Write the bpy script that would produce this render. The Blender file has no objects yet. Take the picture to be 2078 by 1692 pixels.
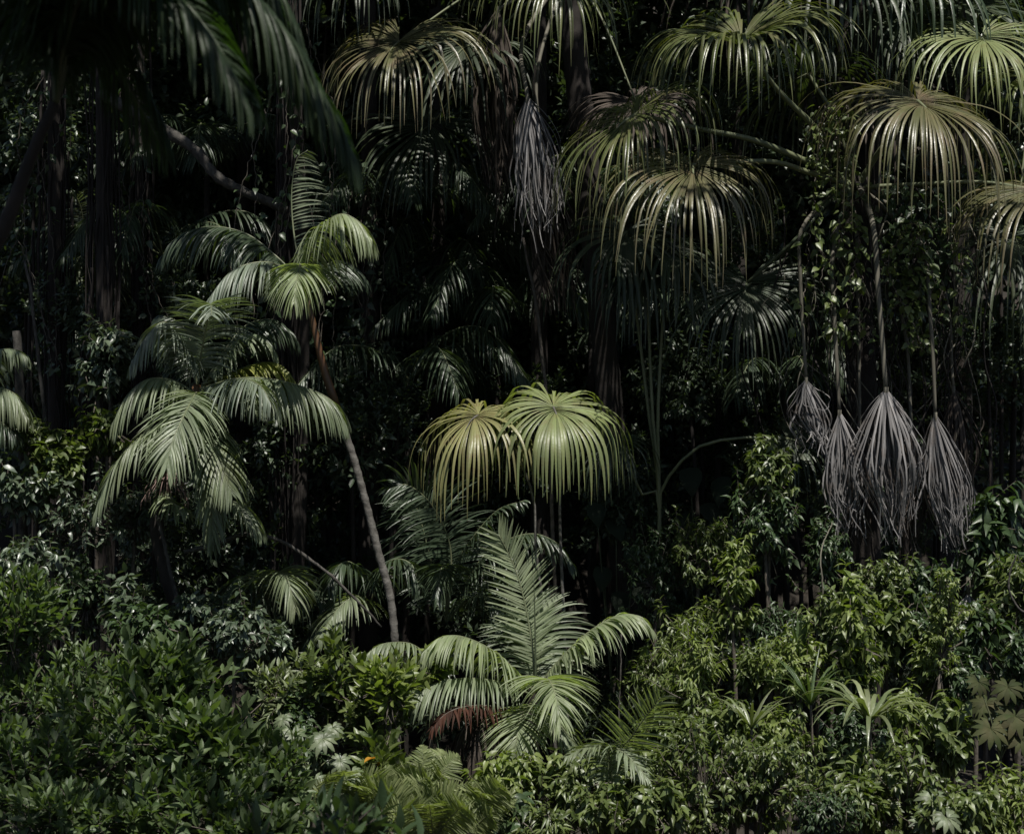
import bpy, math, random
import numpy as np
from mathutils import Matrix

# ------------------------------------------------------------------ camera, sky, sun, exposure
scene = bpy.context.scene
COL = scene.collection
CAM = np.array([0.0, -19.0, 5.0])
FPX, CX, CY = 3198.0, 1039.0, 846.0
cam_d = bpy.data.cameras.new('camera'); cam = bpy.data.objects.new('camera', cam_d); COL.objects.link(cam)
cam.location = CAM; cam.rotation_euler = (math.radians(90), 0, 0)
cam_d.sensor_width = 36.0; cam_d.lens = 36.0 * FPX / 2078.0
cam_d.clip_end = 600
cam_d.dof.use_dof = True; cam_d.dof.focus_distance = 18.6; cam_d.dof.aperture_fstop = 2.2
scene.camera = cam

SUN_EL, SUN_AZ = math.radians(67), math.radians(164)        # azimuth clockwise from +Y: high, from behind the camera
world = bpy.data.worlds.new('World'); scene.world = world; world.use_nodes = True
wn = world.node_tree.nodes; wl = world.node_tree.links
bg = wn['Background']
sky = wn.new('ShaderNodeTexSky'); sky.sky_type = 'NISHITA'; sky.sun_disc = False
sky.sun_elevation = SUN_EL; sky.sun_rotation = SUN_AZ
wl.new(sky.outputs[0], bg.inputs[0]); bg.inputs[1].default_value = 0.05
sun_d = bpy.data.lights.new('sun', 'SUN'); sun = bpy.data.objects.new('sun', sun_d); COL.objects.link(sun)
sun_d.energy = 5.0; sun_d.angle = math.radians(0.53); sun_d.color = (1.0, 0.96, 0.89)
TO_SUN = np.array([math.cos(SUN_EL) * math.sin(SUN_AZ), math.cos(SUN_EL) * math.cos(SUN_AZ), math.sin(SUN_EL)])
sun.rotation_euler = (math.pi / 2 - SUN_EL, 0, math.pi - SUN_AZ)
sun.location = (0, 0, 40)
scene.view_settings.view_transform = 'Standard'; scene.view_settings.look = 'None'
scene.view_settings.exposure = 0.25; scene.view_settings.gamma = 1.0
scene.render.engine = 'CYCLES'
scene.cycles.max_bounces = 6; scene.cycles.diffuse_bounces = 3; scene.cycles.glossy_bounces = 2
scene.cycles.transmission_bounces = 3; scene.cycles.caustics_reflective = False; scene.cycles.caustics_refractive = False
scene.cycles.use_denoising = True

RNG = np.random.default_rng(11)
random.seed(11)
UP = np.array([0, 0, 1.0])

# ------------------------------------------------------------------ small helpers
def P(px, py, y):
    d = y - CAM[1]
    return np.array([(px - CX) / FPX * d, y, CAM[2] - (py - CY) / FPX * d])
def M_PER_PX(y): return (y - CAM[1]) / FPX
def nrm(v):
    v = np.asarray(v, float); return v / (np.linalg.norm(v) + 1e-9)
def ortho(v, d): return nrm(v - np.dot(v, d) * d)
def smooth(a, b, x):
    t = np.clip((np.asarray(x, float) - a) / (b - a), 0, 1); return t * t * (3 - 2 * t)
def ground(x, y):
    x = np.asarray(x, float); y = np.asarray(y, float)
    h = 3.3 * smooth(-11, -17, y) if False else 3.3 * (1 - smooth(-17, -11, y))
    h = h + np.maximum(y - 4, 0) * 0.62 * smooth(3, 10, y)
    h = h + 0.12 * np.sin(x * 0.9 + 1.3) * np.cos(y * 0.8) + 0.05 * np.sin(x * 2.3 + y * 1.9)
    return h
def gz(x, y): return float(ground(x, y))
def spline(pts, n):
    p = np.asarray(pts, float)
    if len(p) == 2: return p[0] + np.linspace(0, 1, n)[:, None] * (p[1] - p[0])
    q = np.vstack([2 * p[0] - p[1], p, 2 * p[-1] - p[-2]])
    seg = len(p) - 1; fine = []
    for i in range(seg):
        t = np.linspace(0, 1, 14, endpoint=(i == seg - 1))[:, None]
        a, b, c, d = q[i], q[i + 1], q[i + 2], q[i + 3]
        fine.append(0.5 * (2 * b + (c - a) * t + (2 * a - 5 * b + 4 * c - d) * t ** 2 + (3 * b - a - 3 * c + d) * t ** 3))
    f = np.vstack(fine); s = np.r_[0, np.cumsum(np.linalg.norm(np.diff(f, axis=0), axis=1))]
    u = np.linspace(0, s[-1], n)
    return np.stack([np.interp(u, s, f[:, k]) for k in range(3)], 1)

class MB:
    """collects geometry for one mesh"""
    def __init__(s): s.V = []; s.F = []; s.n = 0
    def add(s, V, F):
        V = np.asarray(V, float); s.V.append(V)
        s.F.extend([tuple(int(i) + s.n for i in f) for f in F]); s.n += len(V)
    def tube(s, pts, rad, sides=6, cap=True):
        pts = np.asarray(pts, float); n = len(pts); rad = np.broadcast_to(np.asarray(rad, float), (n,))
        T = np.gradient(pts, axis=0); T /= np.linalg.norm(T, axis=1)[:, None] + 1e-9
        u = ortho(np.array([1, 0.3, 0.1]) if abs(T[0][0]) < 0.8 else np.array([0, 0.3, 1.0]), T[0])
        ang = np.linspace(0, 2 * math.pi, sides, endpoint=False); V = []
        for i in range(n):
            u = ortho(u, T[i]); w = np.cross(T[i], u)
            V.append(pts[i] + rad[i] * (np.cos(ang)[:, None] * u + np.sin(ang)[:, None] * w))
        F = []
        for i in range(n - 1):
            for k in range(sides):
                a = i * sides + k; b = i * sides + (k + 1) % sides
                F.append((a, b, b + sides, a + sides))
        if cap: F.append(tuple(range(sides))[::-1]); F.append(tuple((n - 1) * sides + k for k in range(sides)))
        s.add(np.vstack(V), F)
    def ribbon(s, pts, wid, W, fold=0.22):
        """leaf strip: three vertices across, creased along the midrib"""
        n = len(pts); T = np.gradient(pts, axis=0); V = []
        for i in range(n):
            d = nrm(T[i]); w = ortho(W[i], d); nn = np.cross(w, d)
            if nn[2] < 0 and abs(d[2]) < 0.5: nn = -nn
            V += [pts[i] - w * wid[i] / 2 + nn * wid[i] * fold, pts[i], pts[i] + w * wid[i] / 2 + nn * wid[i] * fold]
        F = []
        for i in range(n - 1):
            a = 3 * i; F += [(a, a + 1, a + 4, a + 3), (a + 1, a + 2, a + 5, a + 4)]
        s.add(V, F)
    def build(s, name, mat, parent=None, base=None, smooth_=True):
        V = np.vstack(s.V) if s.V else np.zeros((0, 3))
        if base is not None: V = V - base
        me = bpy.data.meshes.new(name); me.from_pydata(V.tolist(), [], s.F)
        if smooth_: me.polygons.foreach_set('use_smooth', [True] * len(me.polygons))
        me.materials.append(mat); o = bpy.data.objects.new(name, me); COL.objects.link(o)
        if parent is not None: o.parent = parent
        return o

def mesh_np(name, V, F, mat):
    me = bpy.data.meshes.new(name); V = np.asarray(V, np.float32); F = np.asarray(F, np.int32)
    me.vertices.add(len(V)); me.vertices.foreach_set('co', V.ravel())
    k = F.shape[1]; me.loops.add(F.size); me.loops.foreach_set('vertex_index', F.ravel())
    me.polygons.add(len(F)); me.polygons.foreach_set('loop_start', np.arange(0, F.size, k, dtype=np.int32))
    me.polygons.foreach_set('use_smooth', np.ones(len(F), bool)); me.update(calc_edges=True); me.materials.append(mat)
    return me
def put(name, me, parent=None, loc=None):
    o = bpy.data.objects.new(name, me); COL.objects.link(o)
    if parent is not None: o.parent = parent
    if loc is not None: o.location = loc
    return o
def tag(o, label, cat, group=None, kind=None):
    o['label'] = label
    if cat: o['category'] = cat
    if group: o['group'] = group
    if kind: o['kind'] = kind
    return o
def thing(name, label, cat, loc, group=None):
    o = bpy.data.objects.new(name, None); COL.objects.link(o); o.empty_display_size = 0.2
    o.location = loc; return tag(o, label, cat, group)

# ------------------------------------------------------------------ materials
def mat_leaf(name, c1, c2, rough=0.38, transl=0.25, spec=0.5, tip=None, tcol=None, noise=6.0, veins=0.0):
    m = bpy.data.materials.new(name); m.use_nodes = True; N = m.node_tree.nodes; L = m.node_tree.links
    b = N['Principled BSDF']; out = N['Material Output']
    g = N.new('ShaderNodeNewGeometry'); oi = N.new('ShaderNodeObjectInfo')
    ad = N.new('ShaderNodeMath'); ad.operation = 'ADD'; L.new(g.outputs['Random Per Island'], ad.inputs[0]); L.new(oi.outputs['Random'], ad.inputs[1])
    fr = N.new('ShaderNodeMath'); fr.operation = 'FRACT'; L.new(ad.outputs[0], fr.inputs[0])
    mix = N.new('ShaderNodeMix'); mix.data_type = 'RGBA'; L.new(fr.outputs[0], mix.inputs[0])
    mix.inputs[6].default_value = (*c1, 1); mix.inputs[7].default_value = (*c2, 1)
    tc = N.new('ShaderNodeTexCoord'); nz = N.new('ShaderNodeTexNoise'); nz.inputs['Scale'].default_value = noise; nz.inputs['Detail'].default_value = 4
    L.new(tc.outputs['Object'], nz.inputs['Vector'])
    ra = N.new('ShaderNodeMapRange'); ra.inputs[1].default_value = 0.52; ra.inputs[2].default_value = 0.78; ra.inputs[3].default_value = 0; ra.inputs[4].default_value = 0.8
    L.new(nz.outputs[0], ra.inputs[0])
    mx2 = N.new('ShaderNodeMix'); mx2.data_type = 'RGBA'; L.new(ra.outputs[0], mx2.inputs[0]); L.new(mix.outputs[2], mx2.inputs[6])
    mx2.inputs[7].default_value = (*(tip or tuple(0.5 * (a + c) for a, c in zip(c1, c2))), 1)
    hs = N.new('ShaderNodeHueSaturation'); L.new(mx2.outputs[2], hs.inputs['Color'])
    vr = N.new('ShaderNodeMapRange'); vr.inputs[3].default_value = 0.7; vr.inputs[4].default_value = 1.3; 
    wn_ = N.new('ShaderNodeTexWhiteNoise'); wn_.noise_dimensions = '1D'; L.new(fr.outputs[0], wn_.inputs['W']); L.new(wn_.outputs['Value'], vr.inputs[0]); L.new(vr.outputs[0], hs.inputs['Value'])
    L.new(hs.outputs[0], b.inputs['Base Color'])
    b.inputs['Roughness'].default_value = rough; b.inputs['Specular IOR Level'].default_value = spec
    n2 = N.new('ShaderNodeTexNoise'); n2.inputs['Scale'].default_value = 35; n2.inputs['Detail'].default_value = 3; L.new(tc.outputs['Object'], n2.inputs['Vector'])
    rr = N.new('ShaderNodeMapRange'); rr.inputs[3].default_value = max(rough - 0.14, 0.1); rr.inputs[4].default_value = rough + 0.16; L.new(n2.outputs[0], rr.inputs[0]); L.new(rr.outputs[0], b.inputs['Roughness'])
    bp = N.new('ShaderNodeBump'); bp.inputs['Strength'].default_value = 0.25; bp.inputs['Distance'].default_value = 0.01; L.new(n2.outputs[0], bp.inputs['Height']); L.new(bp.outputs[0], b.inputs['Normal'])
    if transl > 0:
        t = N.new('ShaderNodeBsdfTranslucent'); ms = N.new('ShaderNodeMixShader'); ms.inputs[0].default_value = transl
        h2 = N.new('ShaderNodeMix'); h2.data_type = 'RGBA'; h2.blend_type = 'MULTIPLY'; h2.inputs[0].default_value = 1
        L.new(hs.outputs[0], h2.inputs[6]); h2.inputs[7].default_value = (*(tcol or (2.0, 2.3, 0.7)), 1); L.new(h2.outputs[2], t.inputs[0])
        L.new(b.outputs[0], ms.inputs[1]); L.new(t.outputs[0], ms.inputs[2]); L.new(ms.outputs[0], out.inputs[0])
    return m
def mat_bark(name, c1, c2, scale=6.0, rough=0.85, stretch=(1, 1, 0.25), bump=0.5, rings=0.0):
    m = bpy.data.materials.new(name); m.use_nodes = True; N = m.node_tree.nodes; L = m.node_tree.links; b = N['Principled BSDF']
    tc = N.new('ShaderNodeTexCoord'); mp = N.new('ShaderNodeMapping'); mp.inputs['Scale'].default_value = stretch; L.new(tc.outputs['Object'], mp.inputs[0])
    nz = N.new('ShaderNodeTexNoise'); nz.inputs['Scale'].default_value = scale; nz.inputs['Detail'].default_value = 7; nz.inputs['Roughness'].default_value = 0.65; L.new(mp.outputs[0], nz.inputs['Vector'])
    cr = N.new('ShaderNodeMapRange'); cr.inputs[1].default_value = 0.35; cr.inputs[2].default_value = 0.68; L.new(nz.outputs[0], cr.inputs[0])
    mix = N.new('ShaderNodeMix'); mix.data_type = 'RGBA'; L.new(cr.outputs[0], mix.inputs[0]); mix.inputs[6].default_value = (*c1, 1); mix.inputs[7].default_value = (*c2, 1)
    L.new(mix.outputs[2], b.inputs['Base Color']); b.inputs['Roughness'].default_value = rough
    bp = N.new('ShaderNodeBump'); bp.inputs['Strength'].default_value = bump; bp.inputs['Distance'].default_value = 0.03; L.new(nz.outputs[0], bp.inputs['Height']); L.new(bp.outputs[0], b.inputs['Normal'])
    return m
MT = {}
MT['palm'] = mat_leaf('palm_leaflet', (0.138, 0.172, 0.104), (0.165, 0.196, 0.118), 0.46, 0.22, 0.5, tip=(0.11, 0.12, 0.055), noise=1.2)
MT['palm_blue'] = mat_leaf('palm_leaflet_cool', (0.125, 0.155, 0.118), (0.155, 0.182, 0.135), 0.46, 0.2, 0.5, noise=1.2)
MT['palm_bright'] = mat_leaf('palm_leaflet_sunlit', (0.200, 0.240, 0.140), (0.235, 0.268, 0.155), 0.46, 0.3, 0.5, noise=1.5)  # paler copy of the palm leaf, sunlight put into its colour
MT['palm_yellow'] = mat_leaf('palm_leaflet_backlit', (0.20, 0.22, 0.055), (0.24, 0.25, 0.07), 0.42, 0.4, 0.4, noise=1.5)  # yellow of light coming through the leaf, put into its colour
MT['palm_dark'] = mat_leaf('palm_leaflet_shaded', (0.042, 0.064, 0.036), (0.060, 0.082, 0.048), 0.38, 0.2, 0.5, noise=1.5)  # darker copy of the palm leaf, shade put into its colour
MT['palm_shade'] = mat_leaf('palm_leaflet_near_shaded', (0.022, 0.038, 0.018), (0.032, 0.050, 0.021), 0.5, 0.35, 0.3, noise=1.5, tcol=(1.6, 2.3, 0.4))  # shade from the fronds above is put into this leaf colour
MT['palm_rust'] = mat_leaf('palm_leaflet_rust', (0.075, 0.030, 0.018), (0.038, 0.022, 0.016), 0.75, 0.2, 0.2, tcol=(1.3, 1.0, 0.8))
MT['fan'] = mat_leaf('fan_segment_olive', (0.070, 0.090, 0.030), (0.102, 0.112, 0.042), 0.36, 0.18, 0.55, tip=(0.12, 0.095, 0.052), noise=2.5)
MT['fan_brown'] = mat_leaf('fan_segment_brown', (0.080, 0.084, 0.034), (0.115, 0.104, 0.052), 0.38, 0.15, 0.55, tip=(0.15, 0.10, 0.066), noise=3)
MT['fan_green'] = mat_leaf('fan_segment_green', (0.150, 0.186, 0.076), (0.180, 0.206, 0.086), 0.44, 0.2, 0.5, tip=(0.16, 0.14, 0.06), noise=8)
MT['fan_gold'] = mat_leaf('fan_segment_gold', (0.185, 0.190, 0.076), (0.225, 0.212, 0.095), 0.42, 0.2, 0.55, tip=(0.17, 0.12, 0.06), noise=8)
MT['fan_dark'] = mat_leaf('fan_segment_shaded', (0.030, 0.046, 0.024), (0.048, 0.060, 0.030), 0.46, 0.15, 0.5, noise=2)  # fan leaf for the rear, darkened in colour to stand for shade
MT['dead'] = mat_leaf('dead_segment_grey', (0.120, 0.115, 0.113), (0.26, 0.25, 0.245), 0.75, 0.05, 0.2, tip=(0.13, 0.10, 0.08), noise=4, tcol=(1, 1, 1))
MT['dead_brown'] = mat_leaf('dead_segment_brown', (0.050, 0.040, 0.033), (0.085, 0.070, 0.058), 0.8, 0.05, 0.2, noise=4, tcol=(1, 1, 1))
MT['petiole'] = mat_bark('petiole_green', (0.10, 0.12, 0.06), (0.17, 0.18, 0.10), 3, 0.5, (1, 1, 0.3), 0.15)
MT['petiole_dark'] = mat_bark('petiole_deep', (0.04, 0.055, 0.028), (0.07, 0.085, 0.045), 3, 0.5, (1, 1, 0.3), 0.15)
MT['petiole_dead'] = mat_bark('petiole_grey', (0.08, 0.074, 0.054), (0.15, 0.138, 0.105), 5, 0.8, (1, 1, 0.15), 0.3)
MT['trunk_grey'] = mat_bark('palm_trunk_grey', (0.055, 0.050, 0.043), (0.17, 0.16, 0.145), 9, 0.85, (1, 1, 1.6), 0.5)
MT['trunk_dark'] = mat_bark('trunk_brown', (0.014, 0.011, 0.009), (0.034, 0.027, 0.022), 7, 0.9, (1, 1, 0.4), 0.8)
MT['trunk_moss'] = mat_bark('trunk_lichen', (0.026, 0.023, 0.019), (0.095, 0.088, 0.078), 14, 0.9, (1, 1, 0.6), 0.7)
MT['crownshaft'] = mat_bark('crownshaft_rust', (0.035, 0.028, 0.014), (0.15, 0.065, 0.026), 2.6, 0.5, (1, 1, 0.25), 0.2)
MT['twig'] = mat_bark('twig_brown', (0.06, 0.05, 0.038), (0.14, 0.12, 0.10), 12, 0.85, (1, 1, 1), 0.4)
MT['root'] = mat_bark('aerial_root', (0.009, 0.007, 0.006), (0.028, 0.021, 0.018), 10, 0.9, (1, 1, 0.15), 0.6)
MT['s_big'] = mat_leaf('leaf_elliptic', (0.052, 0.086, 0.031), (0.108, 0.145, 0.062), 0.46, 0.3, 0.45, noise=3)
MT['s_mid'] = mat_leaf('leaf_glossy', (0.066, 0.096, 0.030), (0.118, 0.148, 0.044), 0.40, 0.25, 0.55, noise=2)
MT['s_fresh'] = mat_leaf('leaf_fresh', (0.115, 0.155, 0.042), (0.165, 0.200, 0.060), 0.42, 0.3, 0.5, noise=2)
MT['s_dark'] = mat_leaf('leaf_deep', (0.034, 0.060, 0.025), (0.055, 0.086, 0.034), 0.40, 0.2, 0.55, noise=2)
MT['s_grey'] = mat_leaf('leaf_grey_green', (0.052, 0.078, 0.046), (0.090, 0.115, 0.074), 0.36, 0.15, 0.6, noise=2)
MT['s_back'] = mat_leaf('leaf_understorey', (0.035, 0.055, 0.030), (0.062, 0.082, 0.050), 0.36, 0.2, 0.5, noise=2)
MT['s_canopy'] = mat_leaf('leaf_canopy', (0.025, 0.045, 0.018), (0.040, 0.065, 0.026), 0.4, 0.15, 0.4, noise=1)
MT['s_pale'] = mat_leaf('leaf_pale', (0.13, 0.165, 0.085), (0.18, 0.205, 0.115), 0.4, 0.25, 0.45, noise=2)
MT['cecropia'] = mat_leaf('leaf_palmate', (0.105, 0.135, 0.075), (0.14, 0.165, 0.095), 0.45, 0.2, 0.4, noise=3)
MT['cecropia_olive'] = mat_leaf('leaf_palmate_olive', (0.034, 0.046, 0.016), (0.050, 0.055, 0.023), 0.72, 0.2, 0.15, tip=(0.08, 0.065, 0.036), noise=3)
MT['fern'] = mat_leaf('fern_pinna', (0.150, 0.185, 0.078), (0.205, 0.228, 0.105), 0.5, 0.3, 0.35, noise=2)
MT['strap'] = mat_leaf('strap_leaf', (0.120, 0.150, 0.070), (0.170, 0.190, 0.100), 0.33, 0.2, 0.5, noise=2)
MT['strap_dark'] = mat_leaf('strap_leaf_deep', (0.055, 0.090, 0.036), (0.080, 0.115, 0.045), 0.36, 0.25, 0.5, noise=2)
MT['arum'] = mat_leaf('arum_leaf', (0.014, 0.023, 0.013), (0.022, 0.034, 0.019), 0.7, 0.1, 0.25, noise=2)
MT['autumn'] = mat_leaf('leaf_turning', (0.42, 0.25, 0.03), (0.45, 0.14, 0.03), 0.45, 0.4, 0.4, noise=3, tcol=(1.2, 1.0, 0.6))
MT['flower'] = mat_bark('inflorescence', (0.20, 0.13, 0.11), (0.34, 0.24, 0.21), 9, 0.7, (1, 1, 1), 0.2)
def mat_soil():
    m = mat_bark('soil', (0.014, 0.012, 0.009), (0.036, 0.028, 0.020), 2.5, 0.95, (1, 1, 1), 1.0); return m
MT['soil'] = mat_soil()

# ------------------------------------------------------------------ terrain
gx = np.concatenate([np.linspace(-120, -24, 16), np.linspace(-22, 22, 90), np.linspace(24, 120, 16)])
gy = np.concatenate([np.linspace(-120, -24, 14), np.linspace(-22, 30, 105), np.linspace(32, 110, 18)])
XX, YY = np.meshgrid(gx, gy); ZZ = ground(XX, YY); ZZ = np.minimum(ZZ, 26 + 0 * ZZ)
nx, ny = len(gx), len(gy)
idx = np.arange(nx * ny).reshape(ny, nx)
Fg = np.stack([idx[:-1, :-1], idx[:-1, 1:], idx[1:, 1:], idx[1:, :-1]], -1).reshape(-1, 4)
g_o = put('terrain', mesh_np('terrain', np.stack([XX, YY, ZZ], -1).reshape(-1, 3), Fg, MT['soil']))
tag(g_o, 'dark leaf littered forest floor rising into a steep hillside', None, kind='structure')

# ------------------------------------------------------------------ leaf templates and bulk leaves
def leaf_template(kind):
    """unit leaf: x across (+-0.5), y along 0..1, z up"""
    if kind == 'fine': ts = [0.12, 0.38, 0.62, 0.84]; ws = [0.55, 1.0, 0.88, 0.45]
    elif kind == 'tear': ts = [0.15, 0.45, 0.78]; ws = [0.85, 0.95, 0.38]
    else: ts = [0.30, 0.68]; ws = [0.95, 0.75]
    V = [(0, 0, 0)]
    for t, w in zip(ts, ws): V += [(-w / 2, t, 0.10 * w), (0, t, 0), (w / 2, t, 0.10 * w)]
    V.append((0, 1, 0)); V = np.array(V, float); n = len(ts)
    F = [(0, 2, 1), (0, 3, 2)]
    for i in range(n - 1):
        a = 1 + 3 * i
        F += [(a, a + 1, a + 4), (a, a + 4, a + 3), (a + 1, a + 2, a + 5), (a + 1, a + 5, a + 4)]
    a = 1 + 3 * (n - 1); e = len(V) - 1
    F += [(a, a + 1, e), (a + 1, a + 2, e)]
    return V, np.array(F)
LT = {k: leaf_template(k) for k in ('fine', 'tear', 'low')}
def bake_leaves(pos, dr, up, ln, wd, kind='low', curl=0.25, rng=RNG):
    pos = np.asarray(pos, float); n = len(pos); V, F = LT[kind]; k = len(V)
    d = np.asarray(dr, float); d /= np.linalg.norm(d, axis=1)[:, None] + 1e-9
    u = np.asarray(up, float); u = u - (u * d).sum(1)[:, None] * d; u /= np.linalg.norm(u, axis=1)[:, None] + 1e-9
    s = np.cross(d, u); ln = np.asarray(ln, float); wd = np.asarray(wd, float)
    cu = curl * rng.uniform(0.2, 1.7, n)
    x = V[None, :, 0] * wd[:, None]; y = V[None, :, 1] * ln[:, None]
    z = V[None, :, 2] * wd[:, None] * 2 * rng.uniform(0.4, 1.6, n)[:, None] - cu[:, None] * ln[:, None] * V[None, :, 1] ** 2
    W = pos[:, None] + x[..., None] * s[:, None] + y[..., None] * d[:, None] + z[..., None] * u[:, None]
    FF = (F[None] + (np.arange(n) * k)[:, None, None]).reshape(-1, 3)
    return W.reshape(-1, 3), FF

def crown_leaves(rng, rad, n_twig, per, ln, wd, habit='droop', kind='low', lumps=6, full=0.45, curl=0.3):
    """leaves grouped on twigs through a lumpy ellipsoid; returns leaf arrays and twig polylines in crown-centre coordinates"""
    rad = np.asarray(rad, float)
    lc = rng.normal(size=(lumps, 3)); lc /= np.linalg.norm(lc, axis=1)[:, None]; lh = rng.uniform(-0.55, 0.5, lumps)
    pos, dr, up, L, W, twigs = [], [], [], [], [], []
    for _ in range(n_twig):
        v = rng.normal(size=3); v[2] = v[2] if rng.random() < 0.5 else abs(v[2]); v /= np.linalg.norm(v)
        r = rng.uniform(full, 1.0) ** 0.6 * (1 + (lh * np.clip((lc @ v - 0.3) / 0.7, 0, 1)).sum())
        if rng.random() < 0.2: r *= rng.uniform(1.1, 1.6)
        tip = v * r * rad
        out = nrm(v / rad * rad.mean() * 0.9 + np.array([0, 0, 0.55]) + rng.normal(size=3) * 0.35)
        tl = ln * rng.uniform(1.6, 3.0)
        root = tip - out * tl - np.array([0, 0, 0.1 * tl])
        twigs.append((root, tip))
        e1 = ortho(rng.normal(size=3), out); e2 = np.cross(out, e1); ph = rng.uniform(0, 6.28)
        m = int(per * rng.uniform(0.7, 1.3))
        for j in range(m):
            f = 1 - (j / m) ** 1.3 * 0.95
            ph += 2.4
            rd = math.cos(ph) * e1 + math.sin(ph) * e2
            spread = 0.45 + 1.1 * (1 - f) + rng.uniform(-0.2, 0.2)
            d = nrm(out * math.cos(spread) + rd * math.sin(spread))
            if habit == 'droop': d = nrm(d + np.array([0, 0, -0.55 - 0.4 * rng.random()]))
            elif habit == 'up': d = nrm(d + np.array([0, 0, 0.25]))
            pos.append(root + (tip - root) * f); dr.append(d)
            up.append(UP * 0.8 + out * 0.6 + rng.normal(size=3) * 0.5)
            sc = rng.uniform(0.6, 1.15) * (0.75 + 0.25 * math.sin(math.pi * f)); L.append(ln * sc); W.append(wd * sc * rng.uniform(0.85, 1.15))
    return pos, dr, up, L, W, twigs

def shrub(label, cx, cy, rx, rz, y, mat='s_mid', ln=0.15, wd=0.06, n_twig=70, per=13, habit='droop', kind='low', name='shrub', cat='shrub',
          group=None, ry=None, seed=None, curl=0.3, autumn=0, leafsplit=0, full=0.45):
    rng = np.random.default_rng(seed if seed is not None else int(cx * 31 + cy * 17) % 99991); q_ = rng.uniform(0.8, 1.35); ln, wd, n_twig = ln * q_, wd * q_ * rng.uniform(0.85, 1.2), int(n_twig / q_ ** 1.3)
    c = P(cx, cy, y); k = M_PER_PX(y); R = np.array([rx * k, (ry * k if ry else 0.85 * rx * k), rz * k])
    base = np.array([c[0], c[1] + R[1] * 0.3, gz(c[0], c[1] + R[1] * 0.3) - 0.02])
    t = thing(name, label, cat, base, group)
    pos, dr, up, L, W, tw = crown_leaves(rng, R, n_twig, per, ln, wd, habit, kind, full=full, curl=curl)
    pos = np.array(pos) + c - base
    nsp = min(leafsplit, len(pos))
    order = np.argsort((np.array(pos) @ np.array([0, 1.0, -0.3])))            # nearest and highest first
    keep = np.ones(len(pos), bool)
    if nsp:
        V1, F1 = LT['fine']; tmpl = []
        for q in range(4):
            W1, FF1 = bake_leaves([(0, 0, 0)], [(0, 1, 0)], [(0, 0, 1)], [1.0], [1.0], 'fine', 0.08 + 0.12 * q, np.random.default_rng(q))
            W1 = W1 * np.array([1, 1, 1.0]); tmpl.append(mesh_np('leaf', W1, FF1, MT[mat]))
        for i in order[:nsp]:
            keep[i] = False
            d = nrm(dr[i]); u = ortho(np.array(up[i]), d); s_ = np.cross(d, u)
            o = put('leaf', tmpl[int(rng.integers(4))], t)
            Mx = Matrix(((s_[0] * W[i], d[0] * L[i], u[0] * L[i] * .7, pos[i][0]), (s_[1] * W[i], d[1] * L[i], u[1] * L[i] * .7, pos[i][1]), (s_[2] * W[i], d[2] * L[i], u[2] * L[i] * .7, pos[i][2]), (0, 0, 0, 1)))
            o.matrix_local = Mx
    ix = np.where(keep)[0]
    V, Fa = bake_leaves(pos[ix], np.array(dr)[ix], np.array(up)[ix], np.array(L)[ix], np.array(W)[ix], kind, curl, rng)
    fo = put('foliage', mesh_np('foliage', V, Fa, MT[mat]), t); fo['kind'] = 'stuff'
    mb = MB(); cl = c - base
    hub = cl + np.array([0, 0, -0.35 * R[2]]); lean = rng.normal(size=3) * 0.12 * R[0]
    mb.tube(spline([np.zeros(3), hub * 0.5 + lean * np.array([1, 1, 0]), hub], 8), np.linspace(0.035, 0.02, 8), 6)
    for (a, b) in tw:
        a = np.array(a) + cl; b = np.array(b) + cl; m_ = hub + (a - hub) * 0.55 + np.array([0, 0, 0.06])
        mb.tube(spline([hub, m_, a, b], 6), np.linspace(0.011, 0.003, 6), 3, cap=False)
    mb.build('stem', MT['twig'], t)
    for q in range(autumn):
        i = int(rng.choice(ix)); V, Fa = bake_leaves([pos[i] + np.array([0, -0.05, 0.02])], [dr[i]], [up[i]], [L[i] * 0.8], [W[i] * 0.9], 'fine', 0.3, rng)
        lo = put('turning_leaf', mesh_np('turning_leaf', V, Fa, MT['autumn']), t); lo['label'] = 'single orange yellow turning leaf'
    return t

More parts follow.
